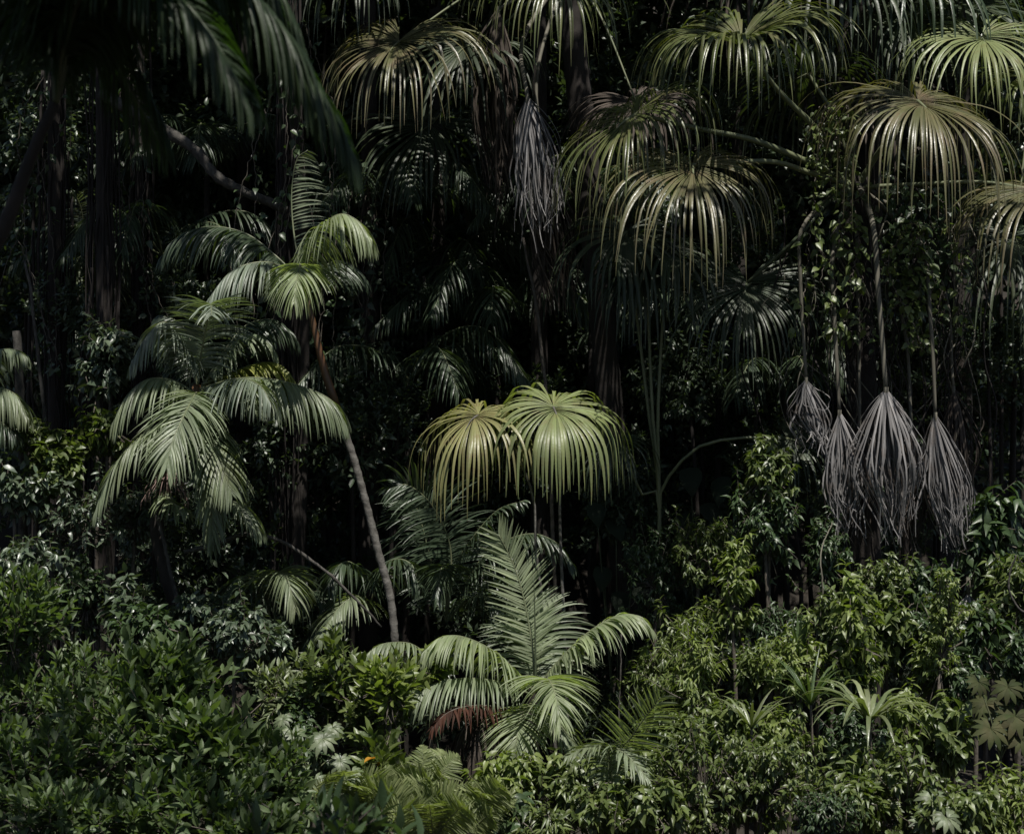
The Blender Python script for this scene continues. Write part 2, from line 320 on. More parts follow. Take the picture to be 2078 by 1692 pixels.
# ------------------------------------------------------------------ palm parts
SPLIT = {}
def pinnate(t, base, ctrl, L=0.62, n=46, mat='palm', droop=1.6, side=None, split=False, pet=0.14, w=0.034, fwd=0.55, lift=0.25,
            rw=0.016, name='frond', seed=None, label=None, both=(1, 1), jit=0.10, rmat='petiole', world_pts=False, taper=0.35, boost=True):
    hang = 0.0
    if boost: hang = 0.34 * max(0, droop - 0.4); L, w, droop, n, fwd, jit = L * 1.22, w * 1.02, droop * 0.95, int(n * 1.4), fwd * 0.9, jit * 1.3
    rng = np.random.default_rng(seed if seed is not None else int(abs(ctrl[-1][0] * 7 + ctrl[-1][1] * 13)) + 5)
    pts3 = [np.array(c, float) for c in ctrl] if world_pts else [P(*c) for c in ctrl]
    R = spline(pts3, 41); T = np.gradient(R, axis=0); T /= np.linalg.norm(T, axis=1)[:, None]
    if side is None:
        ch = R[-1] - R[0]; ch = np.array([ch[0], ch[1], 0]); side = nrm(np.cross(ch, UP)) if np.linalg.norm(ch) > 0.05 else np.array([1.0, 0, 0])
    side = np.asarray(side, float)
    mb = MB(); mb.tube(R, np.linspace(rw, rw * 0.25, 41), 5)
    fr = mb.build(name, MT[rmat], t, base)
    if label: fr['label'] = label
    key = t.name; SPLIT.setdefault(key, 0)
    rest = MB()
    for i in range(n):
        u = (i + 0.5) / n
        for sgn in (-1, 1):
            if not both[0 if sgn < 0 else 1]: continue
            if rng.random() < 0.04: continue
            f = (pet + (1 - pet) * (u + rng.uniform(-0.2, 0.2) / n)); f = min(max(f, 0), 0.999)
            q = f * 40; a = int(q); p0 = R[a] + (R[min(a + 1, 40)] - R[a]) * (q - a); tt = T[a]
            s = ortho(side, tt) * sgn; N_ = np.cross(s, tt) * sgn
            if N_[2] < 0 and abs(tt[2]) < 0.9: N_ = -N_
            fw = fwd + 0.55 * u ** 2 + rng.normal() * jit * 0.7
            d = nrm(s * math.cos(fw) + tt * math.sin(fw) + N_ * (lift + rng.normal() * jit * 0.6) - UP * hang * (0.85 + 0.3 * rng.random()))
            prof = (0.55 + 0.45 * u / 0.22) if u < 0.22 else (1 if u < 0.55 else 1 - (1 - taper) * ((u - 0.55) / 0.45) ** 1.4)
            ll = L * prof * (rng.uniform(0.9, 1.08) if rng.random() > 0.08 else rng.uniform(0.5, 0.9)); K = 8; pts = [p0]; W = []
            dd = d.copy(); dr_ = droop * (1 + rng.normal() * 0.15)
            tw = rng.normal() * 0.6
            for k in range(K):
                W.append(ortho(tt + np.cross(dd, tt) * tw * k / K, dd))
                pts.append(pts[-1] + dd * ll / K)
                dd = nrm(dd + np.array([rng.normal() * 0.02, rng.normal() * 0.02, -1.0]) * dr_ / K * (0.7 + 0.7 * k / K))
            W.append(W[-1]); x = np.linspace(0, 1, K + 1)
            wid = w * rng.uniform(0.85, 1.1) * np.clip(np.minimum(0.35 + 2.6 * x, 1.25 * (1 - x) ** 0.7 + 0.02), 0, 1)
            if split and SPLIT[key] < 300 and rng.random() < split:
                m1 = MB(); m1.ribbon(np.array(pts), wid, W); m1.build('leaflet', MT[mat], fr, base); SPLIT[key] += 1
            else: rest.ribbon(np.array(pts), wid, W)
    if rest.n:
        o = rest.build('leaflet_rows', MT[mat], fr, base); o['kind'] = 'stuff'
    return fr

def fan(t, base, hub, axis, normal, R=1.3, nseg=52, span=310, fuse=0.42, droop=1.7, mat='fan', pet=None, split=True, seed=1, rise=0.22, wmul=1.0,
        petr=0.022, label=None, name='fan_leaf', pmat='petiole', asym=0.25, thin=0.0):
    rng = np.random.default_rng(seed); hub = np.asarray(hub, float)
    R = R * 1.14; droop = droop * 1.6
    N_ = nrm(normal); A = ortho(np.asarray(axis, float), N_); S = np.cross(N_, A)
    mb = MB()
    if pet is not None:
        pp = spline(list(pet) + [hub], 22); mb.tube(pp, np.linspace(petr, petr * 0.55, 22), 6)
    else: mb.tube([hub - N_ * 0.12 - A * 0.1, hub], 0.012, 5)
    costa = spline([hub, hub + A * R * 0.16 + N_ * 0.02, hub + A * R * 0.30 - UP * 0.03], 6); mb.tube(costa, np.linspace(petr * 0.5, 0.004, 6), 5)
    fl = mb.build(name, MT[pmat], t, base)
    if label: fl['label'] = label
    key = t.name; SPLIT.setdefault(key, 0); rest = MB()
    nseg = int(nseg * 1.15); dth = math.radians(span) / nseg; fz = rng.uniform(0, 6.28, 9)
    def wav(th, k): return (math.sin(th + fz[k]) + 0.7 * math.sin(2 * th + fz[k + 1]) + 0.5 * math.sin(5 * th + fz[k + 2])) / 1.6
    for i in range(nseg):
        if rng.random() < 0.03 + thin: continue
        th = (i + 0.5 - nseg / 2) * dth + rng.normal() * 0.006
        if rng.random() < 0.12: R_ = R * rng.uniform(0.55, 0.85)
        else: R_ = R
        ll = R_ * (1 - asym * (abs(th) / math.pi) ** 1.5) * rng.uniform(0.84, 1.08) * (1 + 0.10 * wav(th, 0))
        d = nrm(math.cos(th) * A + math.sin(th) * S + N_ * (rise + 0.15 * wav(th, 3) + rng.normal() * 0.015))
        brk = rng.random() < 0.07
        Wd = -math.sin(th) * A + math.cos(th) * S
        K = 13; pts = [hub + A * 0.16 * R * max(0, math.cos(th)) * 0.6 + N_ * 0.004 * (i % 3)]; W = []; dd = d.copy(); g = droop * max(0.45, 1 + rng.normal() * 0.2 + 0.3 * wav(th, 6))
        tw = rng.normal() * 1.3; wid = []; sw = rng.normal() * 0.05
        for k in range(K + 1):
            x = k / K
            W.append(ortho(Wd + np.cross(dd, Wd) * tw * max(0, x - fuse), dd))
            if x < fuse: wv = dth * (x * ll + 0.02) * 1.06
            else: wv = dth * fuse * ll * 1.0 * (1 - ((x - fuse) / (1 - fuse)) ** 1.5) * 0.92 + 0.003
            wid.append(wv * wmul)
            if k < K:
                pts.append(pts[-1] + dd * ll / K)
                kk = 0.2 + 1.7 * smooth(fuse * 0.35, 0.75, x)
                dd = nrm(dd + np.array([rng.normal() * 0.03, rng.normal() * 0.03, -1.0]) * g / K * kk + Wd * sw * x * 0.6)
                if brk and k == int(fuse * K) + 1: dd = nrm(dd + np.array([0, 0, -1.6]))
        if split and SPLIT[key] < 300:
            m1 = MB(); m1.ribbon(np.array(pts), wid, W, 0.16); m1.build('leaf_segment', MT[mat], fl, base); SPLIT[key] += 1
        else: rest.ribbon(np.array(pts), wid, W, 0.16)
    if rest.n:
        o = rest.build('leaf_segments_rest' if False else 'leaf_blade', MT[mat], fl, base); o['kind'] = 'stuff'
    return fl

def dead_fan(t, base, hub, L=1.6, width=0.42, nseg=64, seed=1, mat='dead', pet=None, petr=0.028, lean=(0, 0), bulge=1.0, split=True, label=None, w=0.02):
    rng = np.random.default_rng(seed); hub = np.asarray(hub, float); mb = MB()
    if pet is not None: mb.tube(spline(list(pet) + [hub], 20), np.linspace(petr, petr * 0.75, 20), 7)
    else: mb.tube([hub + UP * 0.2, hub], petr, 6)
    mb.tube([hub + UP * 0.04, hub - UP * 0.05, hub - UP * 0.2], [petr * 0.78, petr * 0.85, petr * 0.3], 7)
    fl = mb.build('dead_leaf', MT['petiole_dead'], t, base)
    if label: fl['label'] = label
    key = t.name; SPLIT.setdefault(key, 0); rest = MB(); lean = np.array([lean[0], lean[1], 0.0])
    nseg = int(nseg * 1.2)
    for i in range(nseg):
        ph = rng.uniform(0, 2 * math.pi); rr = math.sqrt(rng.uniform(0.05, 1)) 
        rad = np.array([math.cos(ph), 0.6 * math.sin(ph), 0])
        ll = L * (rng.uniform(0.78, 1.1) if rng.random() < 0.75 else rng.uniform(0.45, 1.25)); K = 16; wsk = 1 + 0.35 * math.sin(ph + seed); pts = [hub + rad * 0.02]; W = []; wid = []
        w1, w2, p1, p2 = rng.normal() * 0.055, rng.normal() * 0.045, rng.uniform(0, 6), rng.uniform(0, 6)
        tws = rng.normal() * 1.2
        for k in range(K + 1):
            x = k / K
            prof = math.sin(min(x * 1.25, 1) * math.pi / 2) ** 0.8 if x < 0.55 else (math.sin(min(0.55 * 1.25, 1) * math.pi / 2) ** 0.8) * (1 - bulge * 0.55 * smooth(0.55, 1.0, x))
            off = rad * rr * width * wsk * prof + lean * x ** 1.3
            off = off + np.array([w1 * math.sin(5 * x + p1) + 0.6 * w2 * math.sin(13 * x + p2), w2 * math.sin(5 * x + p2), 0]) * x
            if x > 0.75: off = off + np.array([w2, w1, abs(w1) * 0.4]) * (x - 0.75) * 5
            pts_ = hub + off + np.array([0, 0, -ll * x])
            if k: pts.append(pts_)
            tang = np.array([0, 0, -1.0]); W.append(nrm(np.array([-math.sin(ph + tws * x), math.cos(ph + tws * x), 0.05])))
            wid.append(w * 1.15 * rng.uniform(0.85, 1.1) * (1.25 - 0.5 * x if x < 0.4 else 1.0 * (1 - ((x - 0.4) / 0.6) ** 2 * 0.7)))
        if split and SPLIT[key] < 300 and i % 3 == 0:
            m1 = MB(); m1.ribbon(np.array(pts), wid, W, 0.3); m1.build('dead_segment', MT[mat], fl, base); SPLIT[key] += 1
        else: rest.ribbon(np.array(pts), wid, W, 0.3)
    if rest.n: o = rest.build('dead_blade', MT[mat], fl, base); o['kind'] = 'stuff'
    return fl

def trunk(t, base, pts, r0, r1, mat='trunk_grey', rings=0.13, sides=12, name='trunk', n=None, bumpy=0.06):
    pts = [np.asarray(p, float) for p in pts]; ln = sum(np.linalg.norm(b - a) for a, b in zip(pts[:-1], pts[1:]))
    n = n or max(8, int(ln / (rings / 3))) ; C = spline(pts, n); r = np.linspace(r0, r1, n)
    ph = np.linspace(0, ln / rings, n); r = r * (1 + bumpy * (np.mod(ph, 1) > 0.66)) * (1 + 0.03 * np.sin(ph * 0.7))
    mb = MB(); mb.tube(C, r, sides); return mb.build(name, MT[mat], t, base)
def on_ground(p): return np.array([p[0], p[1], gz(p[0], p[1]) - 0.05])

# ================================================================== the pinnate palm with pendulous fronds, left of centre
b = on_ground(P(372, 1330, 0.1))
D = thing('feather_palm', 'full crowned feather palm with drooping grey green fronds left of the leaning palm', 'palm', b)
trunk(D, b, [b, P(362, 1290, 0.1), P(335, 1160, 0.1), P(318, 1060, 0.1), P(345, 960, 0.1), P(385, 840, 0.1)], 0.085, 0.075, 'trunk_dark')
trunk(D, b, [P(345, 965, 0.1), P(375, 870, 0.1), P(400, 780, 0.1)], 0.085, 0.045, 'crownshaft', rings=0.6, name='crownshaft', bumpy=0.0)
DF = [
 dict(ctrl=[(402, 790, 0.1), (378, 715, 0.1), (338, 655, -0.1), (300, 680, -0.25), (268, 735, -0.3)], L=0.5, mat='palm_blue', droop=2.3, w=0.034),
 dict(ctrl=[(402, 780, 0.05), (408, 720, -0.1), (420, 655, -0.3), (427, 617, -0.55), (430, 640, -0.8)], L=0.5, mat='palm_blue', droop=0.9, side=(1, 0.35, 0.1), fwd=0.45),
 dict(ctrl=[(402, 790, 0.3), (395, 720, 0.6), (370, 660, 0.8), (330, 640, 1.0)], L=0.5, mat='palm_dark', droop=2.2),
 dict(ctrl=[(405, 790, 0.0), (470, 770, -0.1), (540, 768, -0.15), (615, 785, -0.2), (672, 812, -0.2), (697, 850, -0.2)], L=0.66, mat='palm', droop=2.2, n=58),
 dict(ctrl=[(405, 795, -0.1), (450, 775, -0.45), (495, 768, -0.8), (530, 785, -1.05), (548, 815, -1.2)], L=0.55, mat='palm_blue', droop=2.2),
 dict(ctrl=[(410, 780, 0.2), (460, 760, 0.35), (520, 738, 0.45), (560, 738, 0.5), (592, 768, 0.5)], L=0.40, mat='palm_yellow', droop=1.7, n=40),
 dict(ctrl=[(398, 800, 0.0), (350, 772, -0.1), (300, 770, -0.2), (262, 800, -0.25), (235, 850, -0.3)], L=0.58, mat='palm', droop=2.1),
 dict(ctrl=[(400, 800, -0.1), (396, 800, -0.55), (375, 840, -1.0), (352, 890, -1.25), (340, 940, -1.35)], L=0.66, mat='palm', droop=1.0, fwd=0.75, n=50),
 dict(ctrl=[(392, 820, 0.0), (340, 850, -0.2), (280, 890, -0.35), (230, 950, -0.45), (196, 1035, -0.5)], L=0.52, mat='palm', droop=1.9, n=52),
 dict(ctrl=[(400, 820, -0.1), (420, 870, -0.6), (445, 930, -0.9), (470, 1000, -1.0)], L=0.55, mat='palm', droop=1.5),
 dict(ctrl=[(400, 830, -0.1), (420, 900, -0.5), (428, 1000, -0.75), (432, 1110, -0.75)], L=0.42, mat='palm', droop=1.3, fwd=0.8),
 dict(ctrl=[(400, 1000, 0.1), (430, 1035, 0.0), (470, 1018, -0.1), (505, 1035, -0.1), (528, 1075, -0.1)], L=0.45, mat='palm', droop=2.0, n=36),
 dict(ctrl=[(410, 790, 0.3), (450, 720, 0.6), (500, 660, 0.9), (560, 650, 1.0), (600, 690, 1.0)], L=0.5, mat='palm_dark', droop=2.2),
 dict(ctrl=[(405, 790, 0.2), (450, 730, 0.3), (480, 690, 0.35), (520, 680, 0.4), (555, 710, 0.4)], L=0.45, mat='palm', droop=1.8),
]
for k in DF: pinnate(D, b, split=0.27, **k)
mb = MB(); rr = np.random.default_rng(3)
h0 = P(345, 975, -0.02)
for i in range(46):
    a = rr.uniform(-1.4, 1.4); e = h0 + np.array([math.sin(a) * 0.27 - 0.03, -0.12 + rr.normal() * 0.08, -0.10 + 0.18 * math.cos(a) - 0.28 * rr.random()])
    m_ = (h0 + e) / 2 + np.array([0, -0.05, 0.09]); mb.tube(spline([h0, m_, e, e + np.array([0, 0, -0.09])], 7), np.linspace(0.007, 0.003, 7), 4)
mb.build('flower_stalk', MT['flower'], D, b)
pinnate(D, b, [(340, 985, 0.0), (335, 1005, -0.15), (350, 1020, -0.3), (378, 1035, -0.35)], L=0.3, n=22, mat='s_pale', droop=1.6, name='spent_frond', label='bleached spent frond below the crown')

# ================================================================== the leaning slender palm
b = on_ground(P(808, 1330, 0.4))
E = thing('feather_palm', 'slender feather palm on a long grey ringed trunk leaning to the left', 'palm', b)
trunk(E, b, [b, P(800, 1280, 0.4), P(765, 1110, 0.4), P(722, 945, 0.4), P(692, 855, 0.4), P(672, 790, 0.4)], 0.052, 0.042, 'trunk_grey', bumpy=0.15, rings=0.16)
trunk(E, b, [P(684, 830, 0.4), P(655, 740, 0.4), P(632, 640, 0.4), P(612, 560, 0.4)], 0.056, 0.028, 'crownshaft', rings=0.7, name='crownshaft', bumpy=0.0)
EF = [
 dict(ctrl=[(612, 570, 0.4), (570, 540, 0.25), (520, 533, 0.1), (465, 555, 0.0), (418, 615, -0.1)], L=0.55, mat='palm_blue', droop=2.1),
 dict(ctrl=[(610, 570, 0.5), (560, 520, 0.6), (500, 475, 0.7), (430, 460, 0.75), (375, 475, 0.8), (335, 515, 0.8)], L=0.62, mat='palm_dark', droop=2.2, n=56),
 dict(ctrl=[(612, 565, 0.4), (632, 510, 0.3), (655, 460, 0.2), (690, 435, 0.1), (725, 448, 0.05), (750, 480, 0.0)], L=0.62, mat='palm_bright', droop=2.3, n=52),
 dict(ctrl=[(612, 570, 0.35), (612, 545, 0.0), (609, 537, -0.35), (603, 565, -0.75), (598, 605, -0.9)], L=0.6, mat='palm_bright', droop=1.5, fwd=0.8),
 dict(ctrl=[(612, 560, 0.6), (596, 470, 0.8), (592, 390, 0.9), (602, 325, 0.9), (625, 305, 0.9)], L=0.40, mat='palm', droop=0.8, side=(1, 0.3, 0), fwd=0.3, lift=0.4, both=(0, 1), n=24, w=0.026),
 dict(ctrl=[(615, 570, 0.5), (650, 545, 0.8), (690, 530, 1.0), (730, 560, 1.2)], L=0.5, mat='palm_dark', droop=2.0),
]
for k in EF: pinnate(E, b, split=0.55, **k)

# ================================================================== young feather palm, bottom centre
b = on_ground(P(1080, 1500, -0.9))
Fm = thing('feather_palm', 'young stemless feather palm with pale arching fronds at the bottom centre', 'palm', b)
trunk(Fm, b, [b, P(1082, 1480, -0.9), P(1084, 1395, -0.9)], 0.10, 0.06, 'trunk_dark', rings=0.1, name='trunk')
FF = [
 dict(ctrl=[(1086, 1400, -0.9), (1080, 1310, -0.85), (1062, 1210, -0.75), (1040, 1140, -0.7), (1012, 1085, -0.75)], L=0.40, mat='palm_bright', droop=0.2, jit=0.05, side=(1, 0.15, 0.12), fwd=0.55, n=34, w=0.031, lift=0.05, taper=0.6),
 dict(ctrl=[(1088, 1400, -0.8), (1094, 1330, -0.6), (1092, 1270, -0.5), (1075, 1225, -0.4)], L=0.62, mat='palm', droop=0.9, side=(1, 0.2, 0), fwd=0.3, n=34),
 dict(ctrl=[(1080, 1400, -0.95), (1050, 1365, -1.05), (1000, 1320, -1.2), (940, 1292, -1.35), (895, 1293, -1.45), (862, 1320, -1.5)], L=0.5, mat='palm_bright', droop=2.0, n=48, w=0.036),
 dict(ctrl=[(1088, 1400, -0.9), (1130, 1345, -0.95), (1185, 1290, -1.0), (1245, 1252, -1.0), (1290, 1248, -1.0), (1316, 1268, -1.0)], L=0.48, mat='palm_bright', droop=1.7, n=46, w=0.036),
 dict(ctrl=[(1080, 1410, -1.0), (1020, 1385, -1.2), (950, 1376, -1.4), (880, 1388, -1.55), (815, 1435, -1.6)], L=0.46, mat='palm', droop=1.8, n=46, w=0.034),
 dict(ctrl=[(1088, 1405, -1.0), (1105, 1378, -1.45), (1118, 1385, -1.85), (1130, 1420, -2.1), (1138, 1460, -2.2)], L=0.54, mat='palm_bright', droop=0.9, fwd=0.65, n=40, w=0.036),
 dict(ctrl=[(1082, 1420, -1.1), (1062, 1450, -1.6), (1050, 1490, -1.9), (1044, 1545, -2.0)], L=0.48, mat='palm_bright', droop=0.9, fwd=0.6, n=36),
 dict(ctrl=[(1088, 1420, -1.1), (1110, 1450, -1.3), (1140, 1475, -1.4), (1180, 1530, -1.4)], L=0.4, mat='palm', droop=1.6, n=30),
]
for k in FF: pinnate(Fm, b, split=0.5, **k)
pinnate(Fm, b, [(1075, 1450, -1.0), (1010, 1434, -1.4), (950, 1432, -1.7), (905, 1448, -1.9), (875, 1480, -2.0)], L=0.28, n=34, mat='palm_rust', droop=1.7, jit=0.25, name='dead_frond', label='rust red dead frond hanging under the green ones', rmat='twig')
for i, cc in enumerate([[(1060, 1450, -0.9), (1010, 1440, -1.2), (975, 1480, -1.5), (955, 1580, -1.6)], [(1060, 1450, -0.9), (1020, 1455, -1.3), (1000, 1510, -1.5), (990, 1610, -1.6)], [(1060, 1450, -0.9), (985, 1445, -1.0), (935, 1490, -1.2), (915, 1590, -1.3)], [(1070, 1450, -0.9), (1040, 1460, -1.2), (1030, 1520, -1.4), (1035, 1620, -1.5)]]):
    pinnate(Fm, b, cc, L=0.34, n=40, mat='dead_brown', droop=2.2, name='dead_frond', label='withered brown dead frond hanging to the ground', rmat='twig', w=0.02)
mb = MB(); mb.tube(spline([P(1087, 1400, -0.95), P(1086, 1280, -0.95), P(1083, 1168, -0.95)], 12), np.linspace(0.017, 0.003, 12), 6); mb.build('spear_leaf', MT['petiole_dark'], Fm, b)

# ------------------------------------------------------------------ palmlets round it
b = on_ground(P(1250, 1610, -3.3))
t = thing('palm_seedling', 'small feather palm seedling with one upright frond right of the young palm', 'palm', b)
pinnate(t, b, [b + UP * 0.05, P(1255, 1560, -3.3), P(1285, 1490, -3.6), P(1340, 1415, -4.0)], L=0.34, n=24, mat='palm_bright', droop=0.35, side=(0.8, 0.15, -0.5), fwd=0.40, world_pts=True, pet=0.55, split=1.0, w=0.028)
pinnate(t, b, [b + UP * 0.05, P(1235, 1545, -3.4), P(1262, 1525, -3.6), P(1318, 1580, -3.8)], L=0.28, n=28, mat='palm', droop=1.0, world_pts=True, pet=0.6, split=1.0, w=0.026)
pinnate(t, b, [b + UP * 0.05, P(1240, 1550, -3.4), P(1200, 1515, -3.5), P(1150, 1535, -3.6)], L=0.26, n=26, mat='palm', droop=1.0, world_pts=True, pet=0.6, split=1.0, w=0.026)
b = on_ground(P(868, 1450, 0.0))
t = thing('palm_seedling', 'low palm seedling with one pale arched frond beside the leaning trunk', 'palm', b)
pinnate(t, b, [b + UP * 0.05, P(872, 1370, -0.1), P(845, 1312, -0.2), P(795, 1303, -0.4), P(755, 1318, -0.5), P(724, 1360, -0.55)], L=0.36, n=40, mat='palm', droop=2.0, world_pts=True, pet=0.42, split=1.0, w=0.038)
pinnate(t, b, [b + UP * 0.05, P(880, 1385, 0.1), P(900, 1330, 0.3), P(930, 1330, 0.4), P(950, 1370, 0.4)], L=0.36, n=30, mat='palm_dark', droop=2.0, world_pts=True, pet=0.42)

# ================================================================== the two-leaved young fan palm in the centre
b = on_ground(P(1158, 1500, 0.3))
Cp = thing('fan_palm', 'young fan palm with two bright round leaves on thin stalks in the centre', 'palm', b)
fan(Cp, b, P(1123, 826, -0.35), (0.15, -0.8, -0.5), (0.06, -0.52, 0.84), R=1.26, nseg=68, span=352, fuse=0.46, droop=4.4, mat='fan_green', seed=5, rise=0.14,
    pet=[b, P(1146, 1300, 0.3), P(1136, 1050, 0.25), P(1140, 900, 0.2), P(1136, 845, -0.1)], petr=0.028, asym=0.05, pmat='trunk_grey')
fan(Cp, b, P(970, 842, -0.1), (-0.4, -0.9, -0.2), (-0.16, -0.36, 0.9), R=1.14, nseg=68, span=345, fuse=0.38, droop=4.4, mat='fan_gold', seed=8, rise=0.10,
    pet=[b + np.array([-0.12, 0, 0]), P(1110, 1300, 0.4), P(1088, 1120, 0.4), P(1080, 1000, 0.4), P(1020, 870, 0.2)], petr=0.024, asym=0.10, pmat='trunk_grey')

# ================================================================== big fan palm, upper right, with its skirt of dead leaves
b = on_ground(P(1760, 1300, 1.4))
A = thing('fan_palm', 'large fan palm at the upper right with grey dead leaves hanging below it', 'palm', b)
hubA = P(1735, 360, 1.4)
trunk(A, b, [b, P(1752, 900, 1.4), P(1740, 600, 1.4), hubA], 0.22, 0.18, 'trunk_dark', rings=0.25, sides=14)
def pA(*q): return [hubA + np.array([0, -0.1, -0.15])] + [P(*k) for k in q]
fan(A, b, P(1505, 85, 0.3), (-0.3, -0.8, -0.4), (-0.15, -0.46, 0.87), R=1.66, nseg=110, span=345, fuse=0.42, droop=2.3, mat='fan', seed=12, rise=0.5, pet=pA((1655, 262, 1.0), (1580, 185, 0.7)), petr=0.05, asym=0.1)
fan(A, b, P(1290, 232, 0.2), (-0.7, -0.6, -0.5), (-0.36, -0.46, 0.81), R=1.5, nseg=92, span=335, fuse=0.34, droop=3.2, mat='fan', seed=14, rise=0.2, pet=pA((1640, 330, 1.0), (1530, 285, 0.7), (1420, 262, 0.5)), petr=0.05, asym=0.2)
fan(A, b, P(1405, 335, -0.2), (-0.05, -0.7, -0.7), (-0.02, -0.56, 0.82), R=1.66, nseg=104, span=345, fuse=0.34, droop=3.0, mat='fan_brown', seed=16, rise=0.12, pet=pA((1640, 350, 0.8), (1560, 328, 0.4)), petr=0.045, asym=0.15)
fan(A, b, P(1862, 205, 0.2), (0.1, -0.75, -0.65), (0.18, -0.52, 0.83), R=1.80, nseg=110, span=345, fuse=0.36, droop=3.7, mat='fan_brown', seed=19, rise=0.16, pet=pA((1790, 300, 1.0)), petr=0.045, asym=0.15)
fan(A, b, P(2095, 385, 0.2), (0.0, -0.8, -0.5), (-0.15, -0.5, 0.84), R=1.5, nseg=80, span=345, fuse=0.34, droop=2.3, mat='fan_brown', seed=21, rise=0.15, pet=pA((1850, 375, 1.0), (1990, 370, 0.6)), petr=0.035)
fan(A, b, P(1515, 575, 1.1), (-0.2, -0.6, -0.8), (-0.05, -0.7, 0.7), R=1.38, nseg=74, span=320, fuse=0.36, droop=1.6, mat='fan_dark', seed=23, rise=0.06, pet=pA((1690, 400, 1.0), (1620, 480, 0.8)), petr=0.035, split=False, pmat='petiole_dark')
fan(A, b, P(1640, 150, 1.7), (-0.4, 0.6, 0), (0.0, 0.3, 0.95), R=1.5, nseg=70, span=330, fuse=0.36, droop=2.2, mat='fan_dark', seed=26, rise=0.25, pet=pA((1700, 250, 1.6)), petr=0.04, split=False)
dead_fan(A, b, P(1636, 772, 0.4), L=0.85, width=0.30, nseg=56, seed=31, pet=[hubA, P(1632, 455, 0.7), P(1624, 560, 0.5)], lean=(0.18, 0), petr=0.028, label='short grey dead leaf hanging leftmost of the skirt')
dead_fan(A, b, P(1704, 838, 0.3), L=1.45, width=0.30, nseg=80, seed=33, pet=[hubA, P(1692, 500, 0.7), P(1694, 650, 0.4)], lean=(0.04, 0), petr=0.03)
dead_fan(A, b, P(1798, 792, 0.1), L=1.7, width=0.48, nseg=95, seed=35, pet=[hubA, P(1770, 450, 0.5), P(1783, 600, 0.2)], lean=(0.14, 0), petr=0.04, bulge=1.1, label='widest grey dead leaf hanging like a teardrop')
dead_fan(A, b, P(1898, 843, 0.3), L=1.6, width=0.36, nseg=85, seed=38, pet=[hubA, P(1862, 480, 0.8), P(1889, 660, 0.4)], lean=(0.28, 0), petr=0.03)
dead_fan(A, b, P(1745, 905, 0.7), L=1.3, width=0.3, nseg=50, seed=36, mat='dead_brown', pet=[hubA, P(1742, 640, 0.9)], split=False)
dead_fan(A, b, P(1850, 870, 0.7), L=1.6, width=0.3, nseg=50, seed=37, mat='dead_brown', pet=[hubA, P(1830, 640, 0.9)], split=False)
dead_fan(A, b, P(1935, 790, 0.9), L=1.5, width=0.30, nseg=40, seed=39, mat='dead_brown', pet=[hubA, P(1905, 560, 1.0)], lean=(0.10, 0), split=False)

# ------------------------------------------------------------------ fan palms behind and above
def fan_palm_back(label, bx, by_px, y, hub, leaves, trunk_r=0.17, mat='trunk_dark', group=None):
    b = on_ground(P(bx, by_px, y)); t = thing('fan_palm', label, 'palm', b, group); hb = P(*hub)
    trunk(t, b, [b, (b + hb) / 2 + np.array([0.05, 0, 0]), hb], trunk_r * 1.15, trunk_r, mat, rings=0.25, sides=12)
    for k in leaves:
        k = dict(k); h = P(*k.pop('hub')); via = (h + hb) / 2 + UP * 0.25
        fan(t, b, h, pet=[hb, via], **k)
    return t, b, hb
t, b, hb = fan_palm_back('tall fan palm with a thick dark trunk at the top centre', 1300, 1150, 3.2, (1150, -60, 3.0), [
    dict(hub=(810, 85, 0.9), axis=(-0.2, -0.7, -0.6), normal=(-0.1, -0.5, 0.84), R=1.55, nseg=86, span=330, fuse=0.34, droop=2.4, mat='fan_brown', seed=41, rise=0.2),
    dict(hub=(1130, -60, 0.9), axis=(0.1, -0.8, -0.5), normal=(0.1, -0.55, 0.82), R=1.6, nseg=84, span=330, fuse=0.36, droop=2.6, mat='fan', seed=43, rise=0.2),
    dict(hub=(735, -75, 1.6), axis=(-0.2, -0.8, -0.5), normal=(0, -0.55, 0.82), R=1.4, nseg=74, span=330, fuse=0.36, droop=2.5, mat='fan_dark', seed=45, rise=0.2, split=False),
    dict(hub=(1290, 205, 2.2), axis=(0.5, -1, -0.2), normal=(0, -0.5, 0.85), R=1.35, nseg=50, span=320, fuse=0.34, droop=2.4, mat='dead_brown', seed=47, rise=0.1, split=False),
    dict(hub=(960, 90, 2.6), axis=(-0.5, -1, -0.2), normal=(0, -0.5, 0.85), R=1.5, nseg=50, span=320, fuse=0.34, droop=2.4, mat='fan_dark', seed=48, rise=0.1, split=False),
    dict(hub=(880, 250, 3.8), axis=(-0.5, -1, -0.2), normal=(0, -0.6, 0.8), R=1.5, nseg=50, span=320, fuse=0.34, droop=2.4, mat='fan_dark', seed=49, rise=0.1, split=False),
])
dead_fan(t, b, P(1070, 198, 0.8), L=1.6, width=0.34, nseg=95, seed=51, pet=[hb, P(1062, 80, 1.5)], lean=(0.12, 0), petr=0.035, bulge=0.3, label='pale grey dead leaf hanging in a cone')
dead_fan(t, b, P(1105, 330, 1.6), L=1.8, width=0.38, nseg=90, seed=53, mat='dead_brown', pet=[hb, P(1090, 150, 1.8)], lean=(0.2, 0), split=False)
dead_fan(t, b, P(1010, 20, 2.4), L=2.6, width=0.35, nseg=60, seed=54, mat='dead_brown', pet=[hb], split=False, w=0.03)
